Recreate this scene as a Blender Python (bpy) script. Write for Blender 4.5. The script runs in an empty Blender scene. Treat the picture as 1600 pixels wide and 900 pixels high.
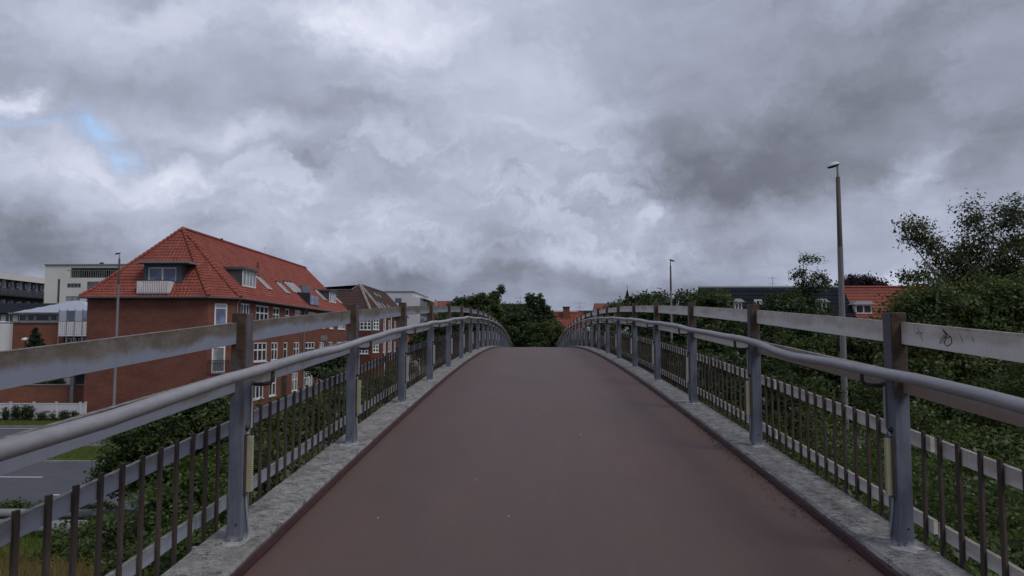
import bpy, math, random
import numpy as np
from mathutils import Vector, Matrix

# ------------------------------------------------------------------ camera
SC = bpy.context.scene
COL = SC.collection
EYE = 6.0
FPX = 1164.0
YAW = math.radians(1.525)
PITCH = math.radians(4.03)
cam_d = bpy.data.cameras.new("camera")
cam = bpy.data.objects.new("camera", cam_d)
COL.objects.link(cam)
cam.location = (0, 0, EYE)
cam.rotation_euler = (math.pi / 2 + PITCH, 0, YAW)
cam_d.sensor_width = 36
cam_d.lens = 36 * FPX / 1600
cam_d.clip_start = 0.05
cam_d.clip_end = 6000
SC.camera = cam
CR = np.array(cam.rotation_euler.to_matrix())


def ray(px, py):
    d = CR @ np.array([(px - 800) / FPX, -(py - 450) / FPX, -1.0])
    return d / d[1]


def P(px, py, Y):
    d = ray(px, py) * Y
    return Vector((d[0], Y, EYE + d[2]))


def YX(px, X):
    """distance along the street at which the line of sight px meets the plane x = X"""
    return X / ray(px, 500)[0]


# ------------------------------------------------------------------ view
SC.view_settings.view_transform = 'Standard'
SC.view_settings.look = 'None'
SC.view_settings.exposure = 0.0
SC.view_settings.gamma = 1.0
SC.cycles.max_bounces = 6
SC.cycles.transparent_max_bounces = 6
SC.cycles.caustics_reflective = False
SC.cycles.caustics_refractive = False


# ------------------------------------------------------------------ node helper
class NT:
    def __init__(self, tree):
        self.t = tree
        self.n = tree.nodes
        self.l = tree.links

    def node(self, kind, **kw):
        nd = self.n.new(kind)
        for k, v in kw.items():
            setattr(nd, k, v)
        return nd

    def put(self, sock, v):
        if isinstance(v, bpy.types.NodeSocket):
            self.l.new(v, sock)
        elif v is not None:
            if hasattr(sock, 'default_value'):
                if isinstance(v, (tuple, list)) and sock.type == 'RGBA' and len(v) == 3:
                    v = (*v, 1)
                sock.default_value = v

    def math(self, op, a, b=None, c=None, clamp=False):
        nd = self.node('ShaderNodeMath', operation=op, use_clamp=clamp)
        for i, v in enumerate((a, b, c)):
            self.put(nd.inputs[i], v)
        return nd.outputs[0]

    def vmath(self, op, a, b=None, scale=None):
        nd = self.node('ShaderNodeVectorMath', operation=op)
        self.put(nd.inputs[0], a)
        if b is not None:
            self.put(nd.inputs[1], b)
        if scale is not None:
            self.put(nd.inputs['Scale'], scale)
        return nd.outputs[1] if op in ('DOT_PRODUCT', 'LENGTH') else nd.outputs[0]

    def noise(self, vec, scale, detail=4, rough=0.55, dist=0.0, color=False):
        nd = self.node('ShaderNodeTexNoise')
        self.put(nd.inputs['Vector'], vec)
        nd.inputs['Scale'].default_value = scale
        nd.inputs['Detail'].default_value = detail
        nd.inputs['Roughness'].default_value = rough
        nd.inputs['Distortion'].default_value = dist
        return nd.outputs['Color'] if color else nd.outputs['Fac']

    def mix(self, fac, a, b, blend='MIX'):
        nd = self.node('ShaderNodeMix', data_type='RGBA', blend_type=blend)
        self.put(nd.inputs[0], fac)
        self.put(nd.inputs[6], a)
        self.put(nd.inputs[7], b)
        return nd.outputs[2]

    def ramp(self, fac, stops, interp='LINEAR'):
        nd = self.node('ShaderNodeValToRGB')
        nd.color_ramp.interpolation = interp
        e = nd.color_ramp.elements
        while len(e) < len(stops):
            e.new(0.5)
        for el, (p, c) in zip(e, stops):
            el.position = p
            el.color = (*c, 1) if len(c) == 3 else c
        self.put(nd.inputs[0], fac)
        return nd.outputs[0]

    def step(self, x, a, b):
        nd = self.node('ShaderNodeMapRange', interpolation_type='SMOOTHSTEP')
        self.put(nd.inputs[0], x)
        nd.inputs[1].default_value = a
        nd.inputs[2].default_value = b
        return nd.outputs[0]

    def sep(self, v):
        nd = self.node('ShaderNodeSeparateXYZ')
        self.put(nd.inputs[0], v)
        return nd.outputs

    def comb(self, x, y, z):
        nd = self.node('ShaderNodeCombineXYZ')
        for i, v in enumerate((x, y, z)):
            self.put(nd.inputs[i], v)
        return nd.outputs[0]


# ------------------------------------------------------------------ sky (world)
SUN_EL = math.radians(52)
SUN_AZ = math.radians(125)      # clockwise from +Y towards +X
W = bpy.data.worlds.new("World")
SC.world = W
W.use_nodes = True
nt = NT(W.node_tree)
nt.n.clear()
wout = nt.node('ShaderNodeOutputWorld')
bg = nt.node('ShaderNodeBackground')
nt.l.new(bg.outputs[0], wout.inputs[0])
SKY_STRENGTH = 0.1
bg.inputs[1].default_value = SKY_STRENGTH
sky = nt.node('ShaderNodeTexSky', sky_type='NISHITA')
sky.sun_disc = False
sky.sun_elevation = SUN_EL
sky.sun_rotation = SUN_AZ
tc = nt.node('ShaderNodeTexCoord')
D = tc.outputs['Generated']
dx, dy, dz = nt.sep(D)
zz = nt.math('ADD', nt.math('MAXIMUM', dz, 0.0), 0.16)
pl = nt.comb(nt.math('DIVIDE', dx, zz), nt.math('DIVIDE', dy, zz), 0.0)     # cloud layer seen in perspective
warp = nt.noise(pl, 1.3, 4, 0.55, color=True)
warpc = nt.vmath('SUBTRACT', warp, (0.5, 0.5, 0.5))
plw = nt.vmath('ADD', pl, nt.vmath('SCALE', warpc, scale=0.55))
n1 = nt.noise(plw, 0.85, 7, 0.52)
n2 = nt.noise(plw, 2.6, 7, 0.56)
Dw = nt.vmath('ADD', D, nt.vmath('SCALE', nt.vmath('SUBTRACT', nt.noise(D, 7.0, 7, 0.6, color=True), (0.5, 0.5, 0.5)), scale=0.16))
n3 = nt.noise(nt.vmath('MULTIPLY', Dw, (1.0, 1.0, 1.9)), 4.6, 8, 0.55)
n4 = nt.noise(Dw, 16.0, 6, 0.6)
wx, wy, wz = nt.sep(Dw)
ahead = nt.math('MAXIMUM', wy, 0.05)
u = nt.math('DIVIDE', wx, ahead)
v = nt.math('DIVIDE', wz, ahead)


def bank(px, py, rx, ry, tilt=0.0):
    """soft cloud bank towards the direction seen at px,py"""
    d = ray(px, py)
    a = nt.math('SUBTRACT', u, float(d[0]))
    b = nt.math('SUBTRACT', v, float(d[2]))
    c, s = math.cos(tilt), math.sin(tilt)
    a2 = nt.math('ADD', nt.math('MULTIPLY', a, c), nt.math('MULTIPLY', b, s))
    b2 = nt.math('SUBTRACT', nt.math('MULTIPLY', b, c), nt.math('MULTIPLY', a, s))
    e = nt.math('ADD', nt.math('POWER', nt.math('ABSOLUTE', nt.math('DIVIDE', a2, rx / FPX)), 2.0),
                nt.math('POWER', nt.math('ABSOLUTE', nt.math('DIVIDE', b2, ry / FPX)), 2.0))
    return nt.math('EXPONENT', nt.math('MULTIPLY', e, -1.0))


BANKS = [  # px, py, rx, ry, tilt, amount
    (560, 12, 130, 60, -.1, .27), (700, 30, 150, 50, .1, .12), (240, 10, 260, 46, 0, .12), (60, 60, 160, 60, 0, .05), (860, 20, 80, 90, 0, .07),
    (420, 110, 640, 170, -.1, .11), (480, 165, 300, 34, -.12, -.07), (150, 130, 200, 40, 0, -.04), (760, 175, 120, 46, 0, -.05), (480, 235, 90, 30, 0, -.05),
    (12, 165, 50, 24, 0, .30), (110, 246, 90, 30, 0, .23), (255, 268, 80, 24, 0, .26), (160, 305, 130, 34, 0, .08), (300, 280, 60, 30, 0, .12),
    (400, 205, 90, 20, 0, .16), (470, 280, 120, 40, 0, .12), (640, 290, 120, 80, .3, .10), (470, 262, 44, 14, 0, -.12), (400, 340, 200, 40, 0, .08),
    (90, 385, 230, 60, 0, -.10), (340, 345, 60, 16, 0, -.10),
    (800, 330, 170, 80, 0, .06), (600, 385, 110, 30, 0, .10), (780, 190, 90, 30, 0, .06),
    (1180, 230, 300, 120, .1, -.12), (1150, 290, 220, 44, 0, -.08), (960, 230, 120, 60, 0, -.05), (1420, 120, 300, 130, 0, -.05),
    (1008, 345, 40, 15, .3, .22), (920, 300, 120, 50, .4, .05), (1000, 400, 140, 24, 0, .12), (970, 180, 60, 40, .2, .03),
    (1470, 250, 50, 28, .7, .16), (1400, 300, 120, 20, .3, .05), (1380, 430, 90, 16, 0, .24), (1560, 420, 100, 50, 0, .10),
    (700, 440, 340, 40, 0, -.16), (1050, 460, 200, 30, 0, -.06), (60, 425, 200, 40, 0, -.06), (1250, 400, 160, 24, 0, -.03),
]
val = nt.math('MULTIPLY_ADD', n1, 0.40, 0.205)
val = nt.math('MULTIPLY_ADD', nt.math('SUBTRACT', n2, 0.5), 0.12, val)
val = nt.math('MULTIPLY_ADD', nt.math('SUBTRACT', n3, 0.5), 0.36, val)
val = nt.math('MULTIPLY_ADD', nt.math('SUBTRACT', n4, 0.5), 0.05, val)
for (px, py, rx, ry, ti, am) in BANKS:
    val = nt.math('MULTIPLY_ADD', bank(px, py, rx, ry, ti), am * 1.0, val)
PUFFS = [(110, 250, 190, 60, 0), (20, 168, 70, 34, 0), (420, 260, 240, 70, 0), (640, 300, 200, 90, .2), (960, 330, 130, 60, .3), (1010, 400, 170, 34, 0),
         (1385, 430, 130, 26, 0), (1455, 265, 90, 50, .6), (560, 25, 200, 60, 0), (880, 270, 140, 70, .3), (600, 400, 160, 30, 0)]
pm = None
for (px, py, rx, ry, ti) in PUFFS:
    q = bank(px, py, rx, ry, ti)
    pm = q if pm is None else nt.math('ADD', pm, q)
pm = nt.math('MINIMUM', pm, 1.0)
Dq = nt.vmath('MULTIPLY', Dw, (1.0, 1.0, 1.7))
pf = nt.noise(Dq, 9.0, 10, 0.60)
pf2 = nt.noise(nt.vmath('ADD', Dq, (0.0, 0.0, 0.018)), 9.0, 10, 0.60)
puff = nt.math('MULTIPLY', nt.step(pf, 0.47, 0.60), pm)
under = nt.math('MULTIPLY', nt.math('SUBTRACT', pf2, pf), pm)       # greyer undersides
val = nt.math('MULTIPLY_ADD', puff, 0.085, val)
val = nt.math('MULTIPLY_ADD', under, -0.22, val)
shelf = nt.step(nt.noise(Dq, 3.2, 9, 0.58), 0.46, 0.58)              # layered grey shelves
val = nt.math('MULTIPLY_ADD', nt.math('SUBTRACT', shelf, 0.5), 0.07, val)
cloud = nt.ramp(val, [(0.08, (.125, .138, .170)), (0.20, (.178, .192, .236)), (0.43, (.380, .412, .525)),
                      (0.60, (.55, .585, .72)), (0.76, (.72, .75, .88)), (1.0, (.92, .93, 1.0))])
low = nt.step(dz, 0.13, 0.0)
cloud = nt.mix(nt.math('MULTIPLY', low, 0.5), cloud, (.265, .305, .415))
cl10 = nt.vmath('SCALE', cloud, scale=1.0 / SKY_STRENGTH)
gap = nt.math('MULTIPLY', bank(186, 210, 46, 22, -.4), .75)
gap = nt.math('ADD', gap, nt.math('MULTIPLY', bank(60, 205, 100, 14, 0), 0.35))
gap = nt.math('MULTIPLY', gap, nt.step(n2, 0.34, 0.56), clamp=True)
clear = nt.vmath('ADD', nt.vmath('SCALE', sky.outputs[0], scale=0.75), (2.4, 3.6, 5.6))
final = nt.mix(gap, cl10, clear)
nt.l.new(final, bg.inputs[0])

# ------------------------------------------------------------------ sun behind the overcast
sun_d = bpy.data.lights.new("sun", 'SUN')
sun_d.energy = 1.5
sun_d.angle = math.radians(25)
sun_d.color = (1.0, 0.95, 0.88)
sun = bpy.data.objects.new("sun", sun_d)
COL.objects.link(sun)
sd = Vector((math.sin(SUN_AZ) * math.cos(SUN_EL), math.cos(SUN_AZ) * math.cos(SUN_EL), math.sin(SUN_EL)))
sun.rotation_euler = sd.to_track_quat('Z', 'Y').to_euler()


# ------------------------------------------------------------------ materials
def new_mat(name):
    m = bpy.data.materials.new(name)
    m.use_nodes = True
    t = NT(m.node_tree)
    b = t.n['Principled BSDF']
    return m, t, b


def mat(name, col, var=None, scale=3.0, rough=0.8, metal=0.0, bump=0.0, bscale=40.0, spec=0.3, stretch=(1, 1, 1), detail=5, contrast=(0.3, 0.7), speck=0.0, speck_scale=60.0):
    """plain surface with noise between two real colours of the thing"""
    m, t, b = new_mat(name)
    b.inputs['Roughness'].default_value = rough
    b.inputs['Metallic'].default_value = metal
    b.inputs['Specular IOR Level'].default_value = spec
    co = t.node('ShaderNodeTexCoord').outputs['Object']
    rnd = t.node('ShaderNodeObjectInfo').outputs['Random']
    co2 = t.vmath('MULTIPLY', t.vmath('ADD', co, t.comb(t.math('MULTIPLY', rnd, 37.0), t.math('MULTIPLY', rnd, 11.0), 0.0)), stretch)
    c = (*col, 1)
    out = None
    if var is not None:
        f = t.step(t.noise(co2, scale, detail, 0.62), contrast[0], contrast[1])
        out = t.mix(f, col, var)
    else:
        f = t.noise(co2, scale, detail, 0.6)
        out = t.mix(f, tuple(x * 0.82 for x in col), tuple(min(1, x * 1.16) for x in col))
    if speck:
        s = t.step(t.noise(co2, speck_scale, 2, 0.6), 0.35, 0.7)
        out = t.mix(t.math('MULTIPLY', s, speck), out, tuple(x * 0.45 for x in col))
    t.l.new(out, b.inputs['Base Color'])
    if bump:
        bn = t.node('ShaderNodeBump')
        bn.inputs['Strength'].default_value = bump
        bn.inputs['Distance'].default_value = 0.02
        t.l.new(t.noise(co2, bscale, 4, 0.6), bn.inputs['Height'])
        t.l.new(bn.outputs[0], b.inputs['Normal'])
    return m


def brick_mat(name, col, var, mortar, sx=0.24, sz=0.075):
    m, t, b = new_mat(name)
    b.inputs['Roughness'].default_value = 0.9
    b.inputs['Specular IOR Level'].default_value = 0.15
    co = t.node('ShaderNodeTexCoord').outputs['Object']
    x, y, z = t.sep(co)
    uv = t.comb(t.math('ADD', x, y), z, 0.0)
    bk = t.node('ShaderNodeTexBrick')
    t.put(bk.inputs['Vector'], uv)
    bk.inputs['Color1'].default_value = (*col, 1)
    bk.inputs['Color2'].default_value = (*var, 1)
    bk.inputs['Mortar'].default_value = (*mortar, 1)
    bk.inputs['Scale'].default_value = 1.0
    bk.inputs['Mortar Size'].default_value = 0.008
    bk.inputs['Brick Width'].default_value = sx
    bk.inputs['Row Height'].default_value = sz
    big = t.noise(t.vmath('MULTIPLY', co, (1, 1, 2.2)), 0.55, 6, 0.65)
    c = t.mix(t.step(big, 0.3, 0.75), bk.outputs[0], t.mix(1.0, bk.outputs[0], (.72, .70, .72), 'MULTIPLY'))
    t.l.new(c, b.inputs['Base Color'])
    return m


def glass_mat(name, col, rough=0.06, spec=0.5):
    m, t, b = new_mat(name)
    co = t.node('ShaderNodeTexCoord').outputs['Object']
    rnd = t.node('ShaderNodeObjectInfo').outputs['Random']
    f = t.noise(t.vmath('ADD', co, t.comb(t.math('MULTIPLY', rnd, 50.0), 0.0, 0.0)), 0.9, 2, 0.5)
    t.l.new(t.mix(t.step(f, 0.4, 0.65), col, tuple(min(1, x * 2.2 + 0.01) for x in col)), b.inputs['Base Color'])
    b.inputs['Roughness'].default_value = rough
    b.inputs['Specular IOR Level'].default_value = spec
    return m


def leaf_mat(name, dark, light, trans=0.35):
    m = bpy.data.materials.new(name)
    m.use_nodes = True
    t = NT(m.node_tree)
    t.n.clear()
    o = t.node('ShaderNodeOutputMaterial')
    a = t.node('ShaderNodeAttribute', attribute_name='tint').outputs['Fac']
    co = t.node('ShaderNodeTexCoord').outputs['Object']
    c = t.mix(a, dark, light)
    d = t.node('ShaderNodeBsdfDiffuse')
    t.l.new(c, d.inputs[0])
    tr = t.node('ShaderNodeBsdfTranslucent')
    t.l.new(t.mix(0.5, c, (light[0] * 1.3, light[1] * 1.3, light[2] * .6)), tr.inputs[0])
    g = t.node('ShaderNodeBsdfGlossy')
    g.inputs['Roughness'].default_value = 0.45
    g.inputs[0].default_value = (.5, .55, .6, 1)
    m1 = t.node('ShaderNodeMixShader')
    m1.inputs[0].default_value = trans
    t.l.new(d.outputs[0], m1.inputs[1])
    t.l.new(tr.outputs[0], m1.inputs[2])
    m2 = t.node('ShaderNodeMixShader')
    m2.inputs[0].default_value = 0.035
    t.l.new(m1.outputs[0], m2.inputs[1])
    t.l.new(g.outputs[0], m2.inputs[2])
    t.l.new(m2.outputs[0], o.inputs[0])
    return m


M = {}
M['brick'] = brick_mat('red_brick', (.215, .076, .054), (.16, .057, .043), (.19, .115, .092))
M['brick_low'] = brick_mat('plain_brick', (.27, .10, .065), (.22, .08, .05), (.25, .15, .12))
M['brick_dark'] = brick_mat('dark_brick', (.15, .045, .035), (.11, .035, .03), (.16, .09, .08))
M['tile_red'] = mat('red_roof_tile', (.30, .082, .060), (.20, .056, .044), 1.3, 0.75, speck=.35, speck_scale=4)
M['tile_far'] = mat('far_red_tile', (.25, .070, .05), (.18, .052, .040), 0.8, 0.8)
M['tile_brown'] = mat('brown_roof_tile', (.075, .042, .036), (.055, .034, .03), 0.9, 0.85)
M['ridge_grey'] = mat('weathered_ridge_tile', (.36, .33, .30), (.24, .21, .19), 1.5, 0.85)
M['slate'] = mat('blue_black_slate', (.017, .020, .029), (.013, .015, .022), 0.9, 0.9, spec=.06)
M['zinc'] = mat('dark_zinc', (.075, .085, .105), (.055, .062, .08), 1.5, 0.55, spec=.4)
M['metal_roof'] = mat('pale_blue_metal_roof', (.42, .46, .54), (.37, .41, .49), .6, 0.5, spec=.4)
M['white'] = mat('white_paint', (.72, .72, .74), (.62, .62, .64), 2.0, 0.55)
M['offwhite'] = mat('pale_render', (.66, .645, .615), (.60, .59, .565), .35, 0.85)
M['white_wall'] = mat('white_render', (.58, .58, .62), (.53, .53, .57), .4, 0.85)
M['charcoal'] = mat('charcoal_cladding', (.035, .037, .045), (.026, .027, .033), 1.2, 0.7)
M['grey_trim'] = mat('grey_trim', (.20, .21, .23), None, 2.0, 0.6)
M['glass'] = glass_mat('window_glass', (.018, .022, .03))
M['glass_blue'] = glass_mat('blue_window_glass', (.10, .12, .20), .12)
M['glass_pale'] = glass_mat('curtained_glass', (.16, .17, .19), .15)
M['blind'] = mat('pale_blind', (.38, .39, .43), None, 3, .8)
M['wood_dark'] = mat('dark_wood_door', (.06, .028, .02), (.045, .02, .016), 3, .7)
M['asphalt'] = mat('road_asphalt', (.085, .088, .105), (.068, .07, .085), .7, .85, bump=.25, bscale=60, speck=.3, speck_scale=25)
M['paint'] = mat('road_paint', (.62, .62, .63), (.45, .45, .46), 5, .7)
M['kerbstone'] = mat('granite_kerb', (.24, .24, .25), (.17, .17, .18), 2, .85)
M['bark'] = mat('grey_bark', (.075, .062, .05), (.04, .033, .028), 8, .95, stretch=(1, 1, .3))
M['bark_birch'] = mat('pale_bark', (.15, .135, .12), (.06, .05, .045), 5, .95, stretch=(1, 1, .4))
M['pipe_grey'] = mat('grey_pipe_cladding', (.20, .22, .23), (.15, .165, .17), 1.5, .6, spec=.4)
M['steel_dark'] = mat('dark_weathered_steel', (.088, .066, .054), (.048, .037, .032), 9, .75, stretch=(1, 1, .4), speck=.3)
M['galv'] = mat('galvanised_steel', (.30, .33, .40), (.22, .24, .29), 7, .5, metal=.25, spec=.4, stretch=(1, 1, .5))
M['handrail'] = mat('grey_painted_tube', (.325, .325, .345), (.255, .258, .275), 6, .46, metal=.2, spec=.45, stretch=(1, .25, 1), speck=.25, speck_scale=60)
M['bracket'] = mat('blackened_bracket', (.035, .032, .033), None, 12, .6)
M['cream'] = mat('yellowed_plastic', (.36, .345, .235), (.29, .28, .19), 9, .5)
M['conduit'] = mat('pale_conduit', (.33, .335, .345), None, 10, .55)
M['black_paint'] = mat('black_marker', (.02, .02, .025), None, 8, .6)
M['red_paint'] = mat('faded_red_spray', (.45, .16, .14), None, 8, .7)
M['pole_light'] = mat('galvanised_pole', (.22, .222, .228), (.17, .172, .18), 3, .55, metal=.2, stretch=(1, 1, .3))
M['pole_dark'] = mat('brown_grey_pole', (.072, .058, .052), (.052, .044, .041), 3, .65, stretch=(1, 1, .3))
M['lamp_top'] = mat('pale_lamp_hood', (.55, .56, .58), None, 4, .5)
M['lamp_lens'] = mat('dark_lamp_lens', (.06, .06, .065), None, 4, .3)
M['leaf_mid'] = leaf_mat('green_leaf', (.016, .029, .010), (.108, .150, .042))
M['leaf_dark'] = leaf_mat('dark_green_leaf', (.012, .022, .010), (.070, .104, .036))
M['leaf_birch'] = leaf_mat('olive_leaf', (.024, .036, .014), (.098, .122, .048))
M['leaf_bright'] = leaf_mat('fresh_green_leaf', (.026, .050, .012), (.105, .165, .034))
M['leaf_purple'] = leaf_mat('purple_leaf', (.020, .012, .018), (.055, .028, .040), .2)
M['needle'] = leaf_mat('needle_green', (.010, .022, .014), (.035, .06, .036), .15)
M['straw'] = leaf_mat('dry_grass_blade', (.12, .075, .035), (.26, .19, .08), .3)
M['blade'] = leaf_mat('grass_blade', (.05, .085, .018), (.13, .18, .04), .35)


def post_material():
    m, t, b = new_mat('weathered_post_steel')
    b.inputs['Roughness'].default_value = 0.7
    b.inputs['Specular IOR Level'].default_value = 0.15
    co = t.node('ShaderNodeTexCoord').outputs['Object']
    rnd = t.node('ShaderNodeObjectInfo').outputs['Random']
    co = t.vmath('ADD', co, t.comb(0.0, 0.0, 0.0))
    cs = t.vmath('ADD', co, t.comb(t.math('MULTIPLY', rnd, 30.0), t.math('MULTIPLY', rnd, 17.0), 0.0))
    x, y, z = t.sep(co)
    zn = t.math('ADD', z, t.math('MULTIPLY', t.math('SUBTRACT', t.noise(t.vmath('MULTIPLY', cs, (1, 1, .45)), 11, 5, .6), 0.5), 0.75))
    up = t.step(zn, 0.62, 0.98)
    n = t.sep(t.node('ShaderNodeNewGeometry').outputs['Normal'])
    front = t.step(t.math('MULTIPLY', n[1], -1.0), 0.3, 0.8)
    brown_amt = t.math('MULTIPLY', up, t.math('MULTIPLY_ADD', front, 0.50, 0.46))  # brown increases towards the top, strongest on front faces
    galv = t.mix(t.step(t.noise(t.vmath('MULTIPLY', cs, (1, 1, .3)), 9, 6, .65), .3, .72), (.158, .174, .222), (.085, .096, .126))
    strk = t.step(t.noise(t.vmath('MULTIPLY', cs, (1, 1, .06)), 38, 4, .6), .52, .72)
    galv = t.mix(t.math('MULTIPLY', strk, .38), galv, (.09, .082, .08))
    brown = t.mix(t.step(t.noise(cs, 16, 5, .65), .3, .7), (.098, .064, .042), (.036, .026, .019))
    c = t.mix(brown_amt, galv, brown)
    salt = t.math('MULTIPLY', t.step(z, .05, .0), t.step(t.noise(cs, 30, 3, .6), .35, .6))
    c = t.mix(salt, c, (.42, .44, .47))
    t.l.new(c, b.inputs['Base Color'])
    bn = t.node('ShaderNodeBump')
    bn.inputs['Strength'].default_value = .25
    bn.inputs['Distance'].default_value = .004
    t.l.new(t.noise(cs, 90, 4, .6), bn.inputs['Height'])
    t.l.new(bn.outputs[0], b.inputs['Normal'])
    return m


def board_material(name, pale, brown, blue, cover):
    """stained board: v runs 0..1 over its height (stored per vertex), dirt above, washed strip below"""
    m, t, b = new_mat(name)
    b.inputs['Roughness'].default_value = 0.6
    b.inputs['Specular IOR Level'].default_value = 0.3
    co = t.node('ShaderNodeTexCoord').outputs['Object']
    rnd = t.node('ShaderNodeObjectInfo').outputs['Random']
    cs = t.vmath('ADD', co, t.comb(0.0, t.math('MULTIPLY', rnd, 43.0), t.math('MULTIPLY', rnd, 13.0)))
    h = t.node('ShaderNodeAttribute', attribute_name='rise').outputs['Fac']
    wav = t.noise(t.vmath('MULTIPLY', cs, (1, .45, .5)), 2.6, 7, .68)
    hh = t.math('ADD', h, t.math('MULTIPLY', t.math('SUBTRACT', wav, .5), 2.0))
    up = t.step(hh, .22, .62)
    strk = t.step(t.noise(t.vmath('MULTIPLY', cs, (1, 1, .18)), 22, 5, .65), .42, .72)
    patch = t.step(t.noise(t.vmath('MULTIPLY', cs, (1, .6, 1.4)), 5, 8, .72), .32, .66)
    c = t.mix(t.math('MULTIPLY', patch, .6), pale, tuple(p * .74 for p in pale))
    c = t.mix(t.math('MULTIPLY', strk, .45), c, tuple(p * .55 for p in pale))
    low = t.mix(t.math('MULTIPLY', strk, .3), blue, tuple(p * .7 for p in blue))
    dirty = t.mix(t.math('MULTIPLY', patch, cover), c, brown)
    c = t.mix(up, low, dirty)
    nz = t.sep(t.node('ShaderNodeNewGeometry').outputs['Normal'])[2]
    top = t.math('MULTIPLY', t.step(nz, .5, .8), .75)
    c = t.mix(top, c, t.mix(t.step(t.noise(cs, 18, 4, .7), .35, .65), (.24, .235, .225), (.10, .085, .075)))
    edge = t.math('MULTIPLY', t.step(h, .82, 1.0), t.step(t.noise(t.vmath('MULTIPLY', cs, (1, 1, .2)), 26, 4, .6), .45, .65))
    c = t.mix(t.math('MULTIPLY', edge, .5), c, tuple(p * .4 for p in brown))
    t.l.new(c, b.inputs['Base Color'])
    bn = t.node('ShaderNodeBump')
    bn.inputs['Strength'].default_value = .25
    bn.inputs['Distance'].default_value = .004
    t.l.new(t.noise(cs, 70, 4, .6), bn.inputs['Height'])
    t.l.new(bn.outputs[0], b.inputs['Normal'])
    return m


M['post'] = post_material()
M['board_stained'] = board_material('brown_stained_board', (.20, .188, .175), (.105, .080, .054), (.225, .245, .31), .9)
M['board_pale'] = board_material('pale_weathered_board', (.60, .565, .53), (.34, .29, .235), (.60, .58, .56), .5)
M['board_rusty'] = board_material('rust_stained_board', (.36, .32, .30), (.24, .165, .12), (.26, .20, .17), .85)


def deck_material():
    m, t, b = new_mat('red_brown_deck_coating')
    b.inputs['Roughness'].default_value = 0.64
    b.inputs['Specular IOR Level'].default_value = 0.38
    co = t.node('ShaderNodeTexCoord').outputs['Object']
    x, y, z = t.sep(co)
    big = t.noise(t.vmath('MULTIPLY', co, (1, .45, 1)), .9, 5, .6)
    mid = t.noise(t.vmath('MULTIPLY', co, (1, .6, 1)), 5, 6, .65)
    fine = t.noise(co, 190, 3, .7)
    grain = t.noise(co, 55, 3, .7)
    c = t.mix(t.step(big, .3, .72), (.127, .072, .060), (.094, .062, .055))
    c = t.mix(t.math('MULTIPLY', t.step(mid, .45, .8), .45), c, (.118, .088, .077))
    # worn, greyer wheel track down the middle, redder margins
    mid_w = t.step(t.math('ABSOLUTE', t.math('SUBTRACT', x, .1)), 1.35, .25)
    c = t.mix(t.math('MULTIPLY', mid_w, t.math('MULTIPLY_ADD', big, .5, .12)), c, (.096, .072, .063))
    sp = t.step(fine, .30, .72)
    c = t.mix(t.math('MULTIPLY', sp, .62), c, (.042, .029, .028))
    lt = t.step(grain, .66, .80)
    c = t.mix(t.math('MULTIPLY', lt, .4), c, (.22, .18, .17))
    vo = t.node('ShaderNodeTexVoronoi')
    t.put(vo.inputs['Vector'], t.vmath('ADD', co, t.vmath('SCALE', t.noise(co, 12, 3, .6, color=True), scale=.05)))
    vo.inputs['Scale'].default_value = 2.6
    spot = t.math('MULTIPLY', t.step(vo.outputs['Distance'], .075, .045), t.step(t.sep(vo.outputs['Color'])[0], .55, .6))
    c = t.mix(t.math('MULTIPLY', spot, .55), c, (.045, .034, .034))
    blot = t.math('MULTIPLY', t.step(t.noise(t.vmath('MULTIPLY', co, (1, .35, 1)), 1.7, 7, .7), .54, .70), .38)
    c = t.mix(blot, c, (.062, .045, .044))
    worn = t.math('MULTIPLY', t.step(t.noise(t.vmath('MULTIPLY', co, (1, .12, 1)), 3.4, 6, .68), .50, .66), .10)
    c = t.mix(worn, c, (.150, .108, .098))
    edge = t.math('MAXIMUM', t.step(x, -1.36, -1.43), t.step(x, 1.665, 1.735))
    edge = t.math('MULTIPLY', edge, t.step(t.noise(co, 6, 5, .7), .25, .6))
    c = t.mix(t.math('MULTIPLY', edge, .75), c, (.085, .028, .026))
    t.l.new(c, b.inputs['Base Color'])
    bn = t.node('ShaderNodeBump')
    bn.inputs['Strength'].default_value = .5
    bn.inputs['Distance'].default_value = .004
    t.l.new(t.math('ADD', fine, t.math('MULTIPLY', grain, .7)), bn.inputs['Height'])
    t.l.new(bn.outputs[0], b.inputs['Normal'])
    return m


def kerb_material():
    m, t, b = new_mat('lichened_concrete')
    b.inputs['Roughness'].default_value = 0.92
    b.inputs['Specular IOR Level'].default_value = 0.15
    co = t.node('ShaderNodeTexCoord').outputs['Object']
    a = t.noise(t.vmath('MULTIPLY', co, (1, .6, 1)), 4.5, 9, .72)
    bb = t.noise(co, 26, 7, .74)
    f = t.noise(co, 120, 4, .7)
    c = t.mix(t.step(a, .40, .62), (.29, .29, .29), (.20, .197, .193))
    c = t.mix(t.math('MULTIPLY', t.step(bb, .46, .62), .7), c, (.13, .126, .12))
    dk = t.math('MULTIPLY', t.step(t.noise(co, 10, 10, .80), .47, .60), t.step(t.noise(co, 60, 6, .75), .40, .56))
    c = t.mix(t.math('MULTIPLY', dk, .85), c, (.035, .033, .030))
    wh = t.math('MULTIPLY', t.step(t.noise(co, 14, 8, .74), .55, .68), .6)
    c = t.mix(wh, c, (.48, .48, .49))
    c = t.mix(t.math('MULTIPLY', t.step(f, .48, .7), .45), c, (.07, .067, .065))
    t.l.new(c, b.inputs['Base Color'])
    bn = t.node('ShaderNodeBump')
    bn.inputs['Strength'].default_value = .6
    bn.inputs['Distance'].default_value = .008
    t.l.new(t.math('ADD', t.math('MULTIPLY', bb, .6), f), bn.inputs['Height'])
    t.l.new(bn.outputs[0], b.inputs['Normal'])
    return m


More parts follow.
